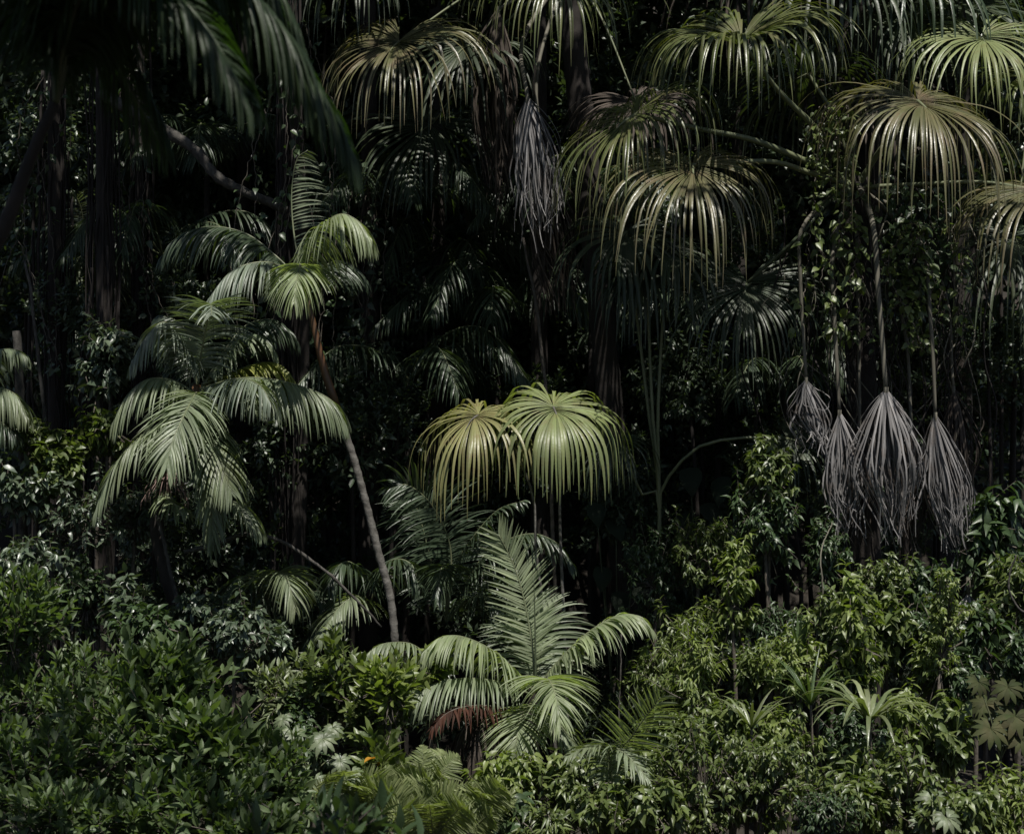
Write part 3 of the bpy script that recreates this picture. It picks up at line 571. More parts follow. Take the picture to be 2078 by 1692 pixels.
fan_palm_back('fan palm with shiny blue green leaves in the top right corner', 2120, 900, 3.2, (2110, 120, 3.2), [
    dict(hub=(1992, 75, 1.6), axis=(-0.1, -0.8, -0.6), normal=(-0.05, -0.52, 0.83), R=1.42, nseg=74, span=330, fuse=0.38, droop=2.3, mat='fan_green', seed=61, rise=0.2),
    dict(hub=(2095, 160, 1.5), axis=(0.1, -1, 0), normal=(0, -0.4, 0.9), R=1.3, nseg=50, span=330, fuse=0.38, droop=2.5, mat='fan', seed=63, rise=0.2, split=False),
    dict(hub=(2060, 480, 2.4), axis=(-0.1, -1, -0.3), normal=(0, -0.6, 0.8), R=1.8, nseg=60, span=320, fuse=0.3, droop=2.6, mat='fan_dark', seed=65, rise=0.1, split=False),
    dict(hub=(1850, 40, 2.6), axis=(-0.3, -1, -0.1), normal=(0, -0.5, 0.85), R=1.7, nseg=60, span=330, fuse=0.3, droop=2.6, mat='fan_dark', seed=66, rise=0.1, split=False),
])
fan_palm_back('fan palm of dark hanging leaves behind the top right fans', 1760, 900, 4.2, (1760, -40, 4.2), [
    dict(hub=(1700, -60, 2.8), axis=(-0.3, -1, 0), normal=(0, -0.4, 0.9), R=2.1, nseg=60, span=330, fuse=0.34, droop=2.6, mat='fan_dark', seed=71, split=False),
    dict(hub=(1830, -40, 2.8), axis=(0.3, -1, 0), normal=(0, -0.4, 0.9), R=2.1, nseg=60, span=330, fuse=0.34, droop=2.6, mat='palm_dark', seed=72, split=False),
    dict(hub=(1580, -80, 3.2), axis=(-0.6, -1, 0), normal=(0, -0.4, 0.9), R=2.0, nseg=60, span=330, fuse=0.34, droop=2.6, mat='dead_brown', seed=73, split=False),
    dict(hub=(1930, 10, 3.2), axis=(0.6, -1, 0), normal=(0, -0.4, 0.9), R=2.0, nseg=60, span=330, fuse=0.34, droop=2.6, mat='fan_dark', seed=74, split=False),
    dict(hub=(1760, 160, 3.4), axis=(0.0, -1, -0.2), normal=(0, -0.6, 0.8), R=1.8, nseg=60, span=320, fuse=0.3, droop=2.4, mat='dead_brown', seed=75, split=False),
])
# young fan palm whose long stalks rise as a sheaf, right of the centre
b = on_ground(P(1340, 1110, 1.6))
t = thing('fan_palm', 'young fan palm with a sheaf of long green stalks rising right of centre', 'palm', b)
o0 = P(1338, 1040, 1.6)
for i, (pts, hub, R, m, sd) in enumerate([
    ([(1318, 850, 1.6), (1292, 640, 1.6)], (1270, 470, 1.3), 1.3, 'fan_dark', 81), ([(1325, 850, 1.5), (1318, 700, 1.5)], (1312, 540, 1.4), 1.2, 'fan_dark', 82),
    ([(1335, 850, 1.5), (1345, 650, 1.5)], (1358, 500, 1.4), 1.2, 'fan_dark', 83), ([(1365, 960, 1.5), (1420, 905, 1.4), (1510, 888, 1.3)], (1600, 890, 1.2), 0.9, 'fan_dark', 84),
    ([(1300, 1000, 1.6), (1260, 900, 1.5)], (1240, 890, 1.3), 0.8, 'fan_dark', 85)]):
    fan(t, b, P(*hub), (-0.3 if i != 3 else 1, -1, -0.2), (0, -0.55, 0.82), R=R, nseg=46, span=310, fuse=0.36, droop=2.4, mat=m, seed=sd, rise=0.1, split=False, pet=[b, o0] + [P(*q) for q in pts], petr=0.034, pmat='petiole')

# ================================================================== shaded feather palms of the understorey
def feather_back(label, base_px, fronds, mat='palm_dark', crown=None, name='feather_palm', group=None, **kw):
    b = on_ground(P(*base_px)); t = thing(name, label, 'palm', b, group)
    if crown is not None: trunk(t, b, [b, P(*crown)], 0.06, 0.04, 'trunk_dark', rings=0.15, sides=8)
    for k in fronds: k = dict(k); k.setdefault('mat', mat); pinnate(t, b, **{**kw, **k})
    return t
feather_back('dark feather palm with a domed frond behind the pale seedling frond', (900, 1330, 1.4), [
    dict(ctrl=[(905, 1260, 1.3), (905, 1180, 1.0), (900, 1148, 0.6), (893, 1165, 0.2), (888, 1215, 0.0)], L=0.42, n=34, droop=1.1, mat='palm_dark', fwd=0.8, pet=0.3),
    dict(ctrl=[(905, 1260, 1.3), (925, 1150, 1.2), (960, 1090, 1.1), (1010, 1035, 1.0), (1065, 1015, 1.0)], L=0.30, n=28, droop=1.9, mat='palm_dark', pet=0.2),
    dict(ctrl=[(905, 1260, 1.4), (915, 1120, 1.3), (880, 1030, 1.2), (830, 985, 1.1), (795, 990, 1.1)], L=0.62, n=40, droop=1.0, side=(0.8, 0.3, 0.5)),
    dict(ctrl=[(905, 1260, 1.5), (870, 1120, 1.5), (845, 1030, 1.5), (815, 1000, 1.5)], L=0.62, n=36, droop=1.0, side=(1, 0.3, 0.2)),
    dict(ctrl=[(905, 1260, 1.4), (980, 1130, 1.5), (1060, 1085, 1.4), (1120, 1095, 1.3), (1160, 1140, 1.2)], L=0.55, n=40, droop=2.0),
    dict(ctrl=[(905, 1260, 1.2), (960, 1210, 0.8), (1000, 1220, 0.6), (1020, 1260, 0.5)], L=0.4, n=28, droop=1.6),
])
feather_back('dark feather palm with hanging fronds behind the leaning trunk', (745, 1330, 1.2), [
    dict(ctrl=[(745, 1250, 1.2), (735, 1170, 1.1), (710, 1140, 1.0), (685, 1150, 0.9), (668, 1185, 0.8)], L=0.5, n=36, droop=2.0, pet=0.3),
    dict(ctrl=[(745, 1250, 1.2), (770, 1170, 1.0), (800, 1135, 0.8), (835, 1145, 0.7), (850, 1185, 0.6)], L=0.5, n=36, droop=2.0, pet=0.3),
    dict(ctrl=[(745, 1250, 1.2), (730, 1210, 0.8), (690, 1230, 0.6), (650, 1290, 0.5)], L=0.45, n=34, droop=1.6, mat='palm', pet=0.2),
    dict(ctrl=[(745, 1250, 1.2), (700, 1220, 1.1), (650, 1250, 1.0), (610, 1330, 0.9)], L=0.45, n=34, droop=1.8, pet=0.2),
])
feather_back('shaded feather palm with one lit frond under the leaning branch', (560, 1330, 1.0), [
    dict(ctrl=[(560, 1290, 1.0), (555, 1200, 0.8), (565, 1160, 0.5), (585, 1180, 0.2), (598, 1230, 0.1)], L=0.5, n=36, droop=1.3, mat='palm', fwd=0.75, pet=0.3),  # paler leaf colour stands for the light on this frond
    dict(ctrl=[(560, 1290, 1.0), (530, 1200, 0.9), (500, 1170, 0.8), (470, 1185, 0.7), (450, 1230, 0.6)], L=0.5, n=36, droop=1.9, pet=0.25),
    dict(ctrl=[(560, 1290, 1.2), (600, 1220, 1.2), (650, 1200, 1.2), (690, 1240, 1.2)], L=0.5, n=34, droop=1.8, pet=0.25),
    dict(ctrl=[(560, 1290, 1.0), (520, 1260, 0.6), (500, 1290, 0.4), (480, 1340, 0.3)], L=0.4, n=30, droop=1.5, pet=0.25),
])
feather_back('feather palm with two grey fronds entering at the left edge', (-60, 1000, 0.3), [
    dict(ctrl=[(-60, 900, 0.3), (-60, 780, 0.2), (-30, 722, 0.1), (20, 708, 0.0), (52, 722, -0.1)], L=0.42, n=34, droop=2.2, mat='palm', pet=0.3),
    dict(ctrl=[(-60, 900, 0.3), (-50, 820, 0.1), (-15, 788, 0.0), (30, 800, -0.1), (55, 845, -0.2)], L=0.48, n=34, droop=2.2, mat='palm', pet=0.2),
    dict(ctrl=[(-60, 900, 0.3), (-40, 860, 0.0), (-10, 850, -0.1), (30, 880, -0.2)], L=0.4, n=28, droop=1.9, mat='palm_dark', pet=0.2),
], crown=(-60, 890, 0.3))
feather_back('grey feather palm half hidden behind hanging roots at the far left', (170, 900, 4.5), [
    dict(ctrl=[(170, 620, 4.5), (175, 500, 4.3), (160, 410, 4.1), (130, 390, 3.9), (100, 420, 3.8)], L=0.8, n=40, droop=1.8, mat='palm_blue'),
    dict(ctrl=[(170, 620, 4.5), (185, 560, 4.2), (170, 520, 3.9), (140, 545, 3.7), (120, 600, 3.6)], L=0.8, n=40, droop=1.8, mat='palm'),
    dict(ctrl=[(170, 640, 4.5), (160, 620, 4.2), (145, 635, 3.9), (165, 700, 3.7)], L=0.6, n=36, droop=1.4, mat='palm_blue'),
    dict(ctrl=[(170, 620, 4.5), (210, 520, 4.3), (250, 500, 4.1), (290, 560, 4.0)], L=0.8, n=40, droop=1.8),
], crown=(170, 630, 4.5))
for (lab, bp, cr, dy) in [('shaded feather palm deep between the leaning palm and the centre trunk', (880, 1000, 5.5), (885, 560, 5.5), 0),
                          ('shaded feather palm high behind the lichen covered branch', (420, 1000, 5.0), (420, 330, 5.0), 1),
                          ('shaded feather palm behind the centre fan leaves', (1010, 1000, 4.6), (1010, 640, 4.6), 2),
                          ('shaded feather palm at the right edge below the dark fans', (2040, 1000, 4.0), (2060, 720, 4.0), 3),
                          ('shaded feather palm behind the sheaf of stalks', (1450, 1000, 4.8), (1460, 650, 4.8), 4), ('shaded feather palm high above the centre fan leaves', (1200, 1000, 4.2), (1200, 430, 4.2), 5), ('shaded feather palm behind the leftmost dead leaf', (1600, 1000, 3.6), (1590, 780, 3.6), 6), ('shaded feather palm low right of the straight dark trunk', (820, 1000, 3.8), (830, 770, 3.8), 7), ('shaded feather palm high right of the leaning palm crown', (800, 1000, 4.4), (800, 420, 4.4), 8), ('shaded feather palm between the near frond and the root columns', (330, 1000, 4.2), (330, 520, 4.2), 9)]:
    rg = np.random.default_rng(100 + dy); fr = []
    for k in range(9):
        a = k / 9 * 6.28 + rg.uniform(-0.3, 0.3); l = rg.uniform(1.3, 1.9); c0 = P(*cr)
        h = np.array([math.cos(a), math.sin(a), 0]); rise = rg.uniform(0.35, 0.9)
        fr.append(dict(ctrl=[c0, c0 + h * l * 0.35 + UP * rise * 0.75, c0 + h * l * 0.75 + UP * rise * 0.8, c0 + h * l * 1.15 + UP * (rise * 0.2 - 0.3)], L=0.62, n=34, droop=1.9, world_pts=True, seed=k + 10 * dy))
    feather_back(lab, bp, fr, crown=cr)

# ================================================================== near palm whose huge frond hangs in from the top left
b = on_ground(P(-420, 900, -11.00))
H = thing('feather_palm', 'huge dark feather palm frond curtain hanging near at the top left', 'palm', b)
crH = P(-120, 640, -11.00)
trunk(H, b, [b, P(-330, 1000, -11.00), crH], 0.07, 0.05, 'trunk_dark')
trunk(H, b, [crH, P(-60, 560, -11.00), P(0, 480, -11.00), P(70, 300, -11.00), P(112, 210, -11.00)], 0.048, 0.024, 'trunk_dark', rings=0.7, bumpy=0.02, name='crownshaft')
HF = [
 dict(ctrl=[(112, 215, -11.00), (150, 60, -11.00), (240, -70, -11.00), (390, -80, -11.00), (520, 20, -11.00), (620, 150, -11.00), (700, 290, -10.93)], L=0.82, n=120, droop=2.6, w=0.032, pet=0.12),
 dict(ctrl=[(112, 215, -11.00), (130, 90, -11.14), (190, -50, -11.34), (300, -60, -11.54), (420, 60, -11.61), (500, 200, -11.61)], L=0.61, n=80, droop=2.4, w=0.029, pet=0.12),
 dict(ctrl=[(112, 215, -11.00), (105, 100, -11.00), (80, 20, -11.00), (40, 0, -11.00), (-10, 60, -11.00)], L=0.48, n=60, droop=2.4, w=0.025),
 dict(ctrl=[(112, 215, -11.00), (128, 90, -10.86), (150, 0, -10.73), (190, 20, -10.59), (240, 130, -10.52), (330, 300, -10.46)], L=0.51, n=60, droop=2.3, w=0.025),
 dict(ctrl=[(112, 215, -11.00), (118, 60, -10.93), (112, -60, -10.86), (130, -90, -10.73), (200, -60, -10.59)], L=0.54, n=50, droop=2.3, w=0.025),
 dict(ctrl=[(112, 215, -11.00), (170, 20, -10.93), (280, -130, -10.86), (430, -120, -10.80), (540, -20, -10.73), (600, 80, -10.73)], L=0.75, n=90, droop=2.5, w=0.029),
 dict(ctrl=[(112, 215, -11.00), (180, -80, -11.14), (270, -220, -11.27), (390, -210, -11.41), (470, -130, -11.48)], L=0.75, n=90, droop=2.5, w=0.029),  # from here on, fronds added above the frame to shade the lower ones
 dict(ctrl=[(112, 215, -11.00), (140, -100, -11.27), (170, -240, -11.54), (250, -250, -11.82), (320, -190, -12.02)], L=0.75, n=90, droop=2.5, w=0.029),
 dict(ctrl=[(112, 215, -11.00), (100, -60, -11.20), (60, -200, -11.54), (0, -230, -11.82), (-80, -160, -12.09)], L=0.68, n=70, droop=2.5, w=0.029),
]
for i, k in enumerate(HF): pinnate(H, b, mat='palm_shade', split=0.9 if i == 0 else False, rmat='petiole_dark', boost=False, **{**k, 'droop': k['droop'] * 1.4})

# ================================================================== trunks, hanging roots, branches
def root_column(label, px, y, y0, y1, wpx, n, seed, lean=0.0, top_extra=None):
    """a trunk wrapped in hanging aerial roots"""
    rg = np.random.default_rng(seed); c = P(px, y1, y); b = on_ground(c); b[0] += lean * 0.5
    t = thing('strangler_trunk', label, 'tree', b); k = M_PER_PX(y); top = P(px, y0, y)
    trunk(t, b, [b, (b + top) / 2 + np.array([rg.normal() * 0.1, 0, 0]), top], wpx * k * 0.30, wpx * k * 0.22, 'trunk_dark', rings=0.8, bumpy=0.02)
    for j in range(n):
        mb = MB(); a = rg.uniform(0, 6.28); r = wpx * k * rg.uniform(0.22, 0.72)
        z0 = rg.uniform(0.0, 0.5); z1 = rg.uniform(0.45, 1.0)
        p0 = top + (b - top) * min(z0, z1); p1 = top + (b - top) * max(z1, z0 + 0.2); q = []
        for s in np.linspace(0, 1, 12):
            a += rg.normal() * 0.12; q.append(p0 + (p1 - p0) * s + np.array([math.cos(a) * r, math.sin(a) * r, 0]) + rg.normal(size=3) * np.array([0.02, 0.02, 0]))
        mb.tube(spline(q, 30), np.linspace(0.016, 0.007, 30) * rg.uniform(0.4, 1.5), 5); mb.build('aerial_root', MT['root'], t, b)
    return t
root_column('dark column of hanging roots behind the top left frond', 205, 2.2, -150, 980, 54, 44, 1)
root_column('dark root wrapped trunk nearest the left edge stump', 110, 3.0, -150, 980, 60, 36, 2)
root_column('dark fibrous trunk behind the crown of the leaning palm', 585, 2.6, -150, 700, 50, 44, 3)
root_column('narrow dark root column left of the full crowned palm', 290, 3.6, -150, 900, 34, 24, 4)
def plain_tree(label, pts, r0, r1, mat='trunk_dark', crown=None, crown_r=3.0, name='tree'):
    b = on_ground(P(*pts[0])); t = thing(name, label, 'tree', b)
    trunk(t, b, [b] + [P(*p) for p in pts[1:]], r0, r1, mat, rings=0.5, bumpy=0.02, sides=12)
    return t
def stick(name, label, cat, pts, r0, r1, mat, sub=None, sides=7, seed=0):
    b = P(*pts[0]); b = b if sub == 'free' else b
    rg = np.random.default_rng(seed + 1); q = [P(*p) for p in pts]
    C = spline(q, 40); C = C + np.cumsum(rg.normal(size=C.shape) * 0.004, axis=0)
    mb = MB(); mb.tube(C - C[0], np.linspace(r0, r1, 40) * (1 + 0.08 * rg.normal(size=40)), sides)
    o = mb.build(name, MT[mat]); o.location = C[0]; tag(o, label, cat); return o
stick('dead_branch', 'thick lichen grey branch slanting down behind the top left frond', 'branch', [(205, 190, 2.1), (310, 250, 1.9), (400, 310, 1.8), (455, 370, 1.7), (585, 430, 1.9)], 0.085, 0.06, 'trunk_moss', seed=1)
stick('dead_branch', 'dark arching branch above the shaded feather palm left of the leaning trunk', 'branch', [(372, 1120, 0.15), (430, 1105, 0.2), (490, 1085, 0.2), (560, 1095, 0.2), (640, 1140, 0.2), (720, 1210, 0.2), (775, 1270, 0.3)], 0.03, 0.014, 'trunk_moss', seed=2)
bb = on_ground(P(40, 1000, 0.6))
o = stick('tree_stump', 'pale broken stem standing by the left edge fronds', 'stump', [(46, 1330, 0.6), (45, 1000, 0.6), (42, 860, 0.6), (38, 750, 0.6), (33, 668, 0.6)], 0.075, 0.055, 'trunk_moss', seed=3)
stick('sapling', 'thin bare grey stem right of the broken stump', 'sapling', [(112, 1330, 0.4), (98, 900, 0.4), (88, 760, 0.4), (72, 600, 0.4), (55, 520, 0.5)], 0.03, 0.018, 'trunk_moss', seed=4)
stick('sapling', 'thin dark bare stem crossing above the centre fan palm', 'sapling', [(1130, 1330, 2.0), (1115, 900, 1.9), (1100, 720, 1.9), (1085, 600, 1.9), (1065, 480, 2.0)], 0.03, 0.02, 'twig', seed=5)
stick('sapling', 'thin pale stem standing right of the young feather palm', 'sapling', [(1258, 1560, 0.2), (1262, 1450, 0.2), (1266, 1380, 0.2), (1271, 1280, 0.2)], 0.012, 0.008, 'trunk_moss', seed=6)
stick('dead_branch', 'pale crooked stick in the shrubs below the palm seedling', 'branch', [(1140, 1608, -2.9), (1190, 1596, -2.95), (1240, 1585, -3.0), (1290, 1580, -3.0), (1330, 1582, -3.0)], 0.011, 0.006, 'petiole_dead', seed=7)
stick('liana', 'pale bare liana rising through the right hand shrubs', 'liana', [(1650, 1340, -0.6), (1662, 1270, -0.5), (1672, 1200, -0.5), (1668, 1130, -0.4), (1690, 1060, 0.0)], 0.012, 0.007, 'petiole_dead', seed=8)
stick('liana', 'bare curved stem at the right edge above the palmate leaves', 'liana', [(2090, 1250, -0.9), (2060, 1220, -0.9), (2045, 1180, -0.9), (2060, 1120, -0.9)], 0.016, 0.010, 'trunk_moss', seed=9)
stick('dead_branch', 'twisted dead stem climbing the trunk base of the full crowned palm', 'branch', [(385, 1330, -0.1), (362, 1220, -0.15), (338, 1130, -0.1), (318, 1050, -0.05)], 0.03, 0.02, 'trunk_moss', seed=10)
rg = np.random.default_rng(77)
TT = [(742, 4.0, 0.16, 'straight dark trunk between the leaning palm and the centre'), (-30, 4.0, 0.2, 'dark trunk cut by the left edge'),
      (1960, 5.5, 0.17, 'dark trunk behind the dead leaves at the right'), (500, 6.5, 0.15, 'far dark trunk behind the full crowned palm')]
def low_tree_crown(rng, rad, n_twig, per, ln, wd): 
    pos, dr, up, L, W, tw = crown_leaves(rng, rad, n_twig, per, ln, wd, 'droop', 'low', lumps=9, full=0.25); return bake_leaves(pos, dr, up, L, W, 'low', 0.3, rng)
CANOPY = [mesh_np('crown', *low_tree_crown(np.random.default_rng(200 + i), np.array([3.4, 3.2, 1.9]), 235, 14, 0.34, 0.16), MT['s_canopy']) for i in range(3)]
CANOPY.append(mesh_np('crown', *low_tree_crown(np.random.default_rng(250), np.array([3.4, 3.2, 1.6]), 120, 13, 0.34, 0.15), MT['s_canopy']))  # sparse crown shaped to dapple the sunlight, for the added trees
def canopy_tree(label, x, y, zc, r, scale=1.0, ci=0, rot=0.0, mat='trunk_dark', lean=0.0, coff=(0, 0)):
    b = np.array([x, y, gz(x, y) - 0.05]); t = thing('canopy_tree', label, 'tree', b, 'tall forest trees')
    top = np.array([x + lean, y, zc]); co = np.array([coff[0], coff[1], 0.0]) 
    trunk(t, b, [b, (b + top) / 2 + np.array([rg.normal() * 0.12, 0.1, 0]), top], r, r * 0.6, mat, rings=0.5, bumpy=0.02, sides=12)
    mb = MB()
    for k in range(7):
        a = k * 0.9 + rg.uniform(0, 0.5); e = top + np.array([math.cos(a) * 2.2, math.sin(a) * 2.0, 0.7 + rg.uniform(0, 0.9)]) * scale + co
        s0 = b + (top - b) * rg.uniform(0.82, 0.98); mb.tube(spline([s0, (s0 + e) / 2 + UP * 0.3, e], 8), np.linspace(r * 0.45, 0.02, 8), 6)
    mb.build('limb', MT[mat], t, b)
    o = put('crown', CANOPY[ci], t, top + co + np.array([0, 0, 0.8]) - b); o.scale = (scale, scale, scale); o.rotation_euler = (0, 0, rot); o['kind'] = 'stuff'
    return t
for i, (px, y, r, lab) in enumerate(TT):
    p = P(px, 846, y); canopy_tree(lab, p[0], y, 13.2 + 0.25 * y + (i % 3) * 0.8, r, 1.15, i % 3, i * 1.3)
ORD = ['first', 'second', 'third', 'fourth', 'fifth', 'sixth', 'seventh', 'eighth', 'ninth', 'tenth', 'eleventh', 'twelfth', 'thirteenth', 'fourteenth', 'fifteenth', 'sixteenth']
k_ = 0
for (x, y, zc, s) in sorted([(-9.5, 5, 14.0, 1.25), (10.5, 5, 14.0, 1.25), (-3.4, 9.5, 16.5, 1.7), (3.6, 9.5, 16.5, 1.7), (0, 15.5, 20, 2.0), (9, 12, 18, 1.8), (-10, 12, 18, 1.8), (-7.0, 15, 20, 2.0), (7, 16, 20, 2.0), (0.4, 3.9, 13.0, 0.95), (-3.0, 3.4, 13.2, 0.85), (4.9, 4.6, 13.6, 1.1)]):
    canopy_tree(f'tall forest tree, {ORD[k_]} from left among the crowns closing over the scene', x, y, zc, 0.15, s, k_ % 3, k_ * 2.1); k_ += 1

canopy_tree('unseen tree added at the left to shade the root columns', -7.6, 2.0, 13.2, 0.15, 0.95, 2, 0.9, coff=(2.6, -2.6))  # out of view, added so its crown darkens the root columns
canopy_tree('unseen tree added beside the viewer to shade the near frond', -7.5, -13.2, 12.2, 0.16, 0.75, 1, 0.4, coff=(4.9, -0.2))  # added outside the frame only to keep sun off the near frond
canopy_tree('thin crowned unseen tree added beside the viewer to dapple the bottom left shrubs', -7.6, -9.6, 12.0, 0.14, 0.62, 3, 1.4, coff=(5.0, -0.1))  # added light blocker out of view, breaks up sun on the foreground
canopy_tree('thin crowned tree added to reach over and dapple the upper right fan palm', 3.4, 5.2, 13.6, 0.14, 0.85, 3, 0.4, coff=(-0.6, -6.6))  # crown added above the frame to throw patchy shade on the fans
canopy_tree('thin crowned tree added to reach over and dapple the top centre', -1.2, 5.0, 13.4, 0.14, 0.75, 3, 2.4, coff=(0.0, -5.4))  # crown pushed forward above the frame, added to dim the centre fans
# ================================================================== understorey leaf masses in the shade
BM = []
for i in range(5):
    r2 = np.random.default_rng(300 + i); R = np.array([1.0, 0.8, 1.0])
    pos, dr, up, L, W, tw = crown_leaves(r2, R, 130, 13, 0.15, 0.07, 'droop' if i % 2 else 'up', 'low', full=0.3)
    BM.append((mesh_np('foliage', *bake_leaves(pos, dr, up, L, W, 'low', 0.3, r2), MT['s_back']), mesh_np('foliage', *bake_leaves(pos, dr, up, L, W, 'low', 0.3, r2), MT['s_grey'])))
n_ = 0
far = bpy.data.objects.new('forest', None); COL.objects.link(far); tag(far, 'far dark forest on the hillside that reads as one leafy mass', None, kind='stuff')
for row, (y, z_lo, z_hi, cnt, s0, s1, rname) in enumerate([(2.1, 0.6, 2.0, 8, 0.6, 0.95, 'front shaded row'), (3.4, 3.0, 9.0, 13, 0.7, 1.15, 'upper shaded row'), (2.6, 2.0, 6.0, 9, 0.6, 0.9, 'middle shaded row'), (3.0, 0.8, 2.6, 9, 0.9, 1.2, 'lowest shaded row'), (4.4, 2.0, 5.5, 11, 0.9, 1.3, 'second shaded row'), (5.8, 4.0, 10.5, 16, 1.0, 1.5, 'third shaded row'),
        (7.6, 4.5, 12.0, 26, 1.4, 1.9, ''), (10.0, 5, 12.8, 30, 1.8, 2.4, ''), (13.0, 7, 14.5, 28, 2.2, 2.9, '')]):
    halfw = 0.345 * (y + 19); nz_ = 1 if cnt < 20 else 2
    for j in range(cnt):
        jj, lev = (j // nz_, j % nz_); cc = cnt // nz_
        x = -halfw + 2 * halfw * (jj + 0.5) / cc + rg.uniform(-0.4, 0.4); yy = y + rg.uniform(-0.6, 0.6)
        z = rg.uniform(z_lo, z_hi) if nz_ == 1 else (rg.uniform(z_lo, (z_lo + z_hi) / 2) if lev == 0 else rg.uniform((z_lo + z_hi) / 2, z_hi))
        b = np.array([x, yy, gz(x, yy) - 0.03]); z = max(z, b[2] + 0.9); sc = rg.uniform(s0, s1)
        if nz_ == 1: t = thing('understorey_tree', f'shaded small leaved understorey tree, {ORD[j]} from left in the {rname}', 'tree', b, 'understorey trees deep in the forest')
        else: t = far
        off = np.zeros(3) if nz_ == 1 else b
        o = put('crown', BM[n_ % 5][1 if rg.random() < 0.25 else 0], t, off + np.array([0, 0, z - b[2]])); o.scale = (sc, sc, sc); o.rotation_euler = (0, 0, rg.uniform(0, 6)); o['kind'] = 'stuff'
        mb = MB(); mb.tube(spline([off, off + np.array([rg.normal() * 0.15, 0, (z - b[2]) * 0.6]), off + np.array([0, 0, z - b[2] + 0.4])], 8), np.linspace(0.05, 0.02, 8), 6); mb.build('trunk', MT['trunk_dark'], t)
        n_ += 1

# ================================================================== shrubs
def rowed(rows, text, mix=False, **kw):
    """rows of shrubs counted from the left, so that each label names one"""
    for rname, items in rows:
        items = sorted(items, key=lambda q: q[0])
        if mix and rname.split()[1] in ('third', 'fourth'): items = [q for q in items if len(q) > 6 or int(q[0] * 0.7 + q[1] * 0.3) % 7 != 0]     # leave dark gaps between the mounds
        for i, it in enumerate(items):
            cx, cy, rx, rz, y, mat = it[:6]; jr = np.random.default_rng(int(cx * 3 + cy)); cx += jr.uniform(-22, 22); cy += jr.uniform(-34, 22); y += jr.uniform(-0.4, 0.4); f_ = jr.uniform(0.75, 1.2); rx *= f_; rz *= f_ * jr.uniform(1.0, 1.6); ex = it[6] if len(it) > 6 else {}
            
            if mix: sp = [None, None, None, (0.155, 0.07, 75), (0.075, 0.032, 150), (0.14, 0.036, 110), (0.12, 0.06, 100)][int(jr.integers(7))]; ex = {**(dict(ln=sp[0], wd=sp[1], n_twig=sp[2]) if sp else {}), **ex}
            shrub(ex.pop('label', f'{text[mat]}, {ORD[i]} from left in {rname}'), cx, cy, rx, rz, y, mat, **{**kw, **ex})
TXT = {'s_mid': 'glossy mid green shrub', 's_fresh': 'yellow green drooping shrub', 's_dark': 'deep green shrub', 's_grey': 'grey green small leaved shrub', 's_big': 'shrub with large elliptic leaves', 's_pale': 'pale leaved shrub'}
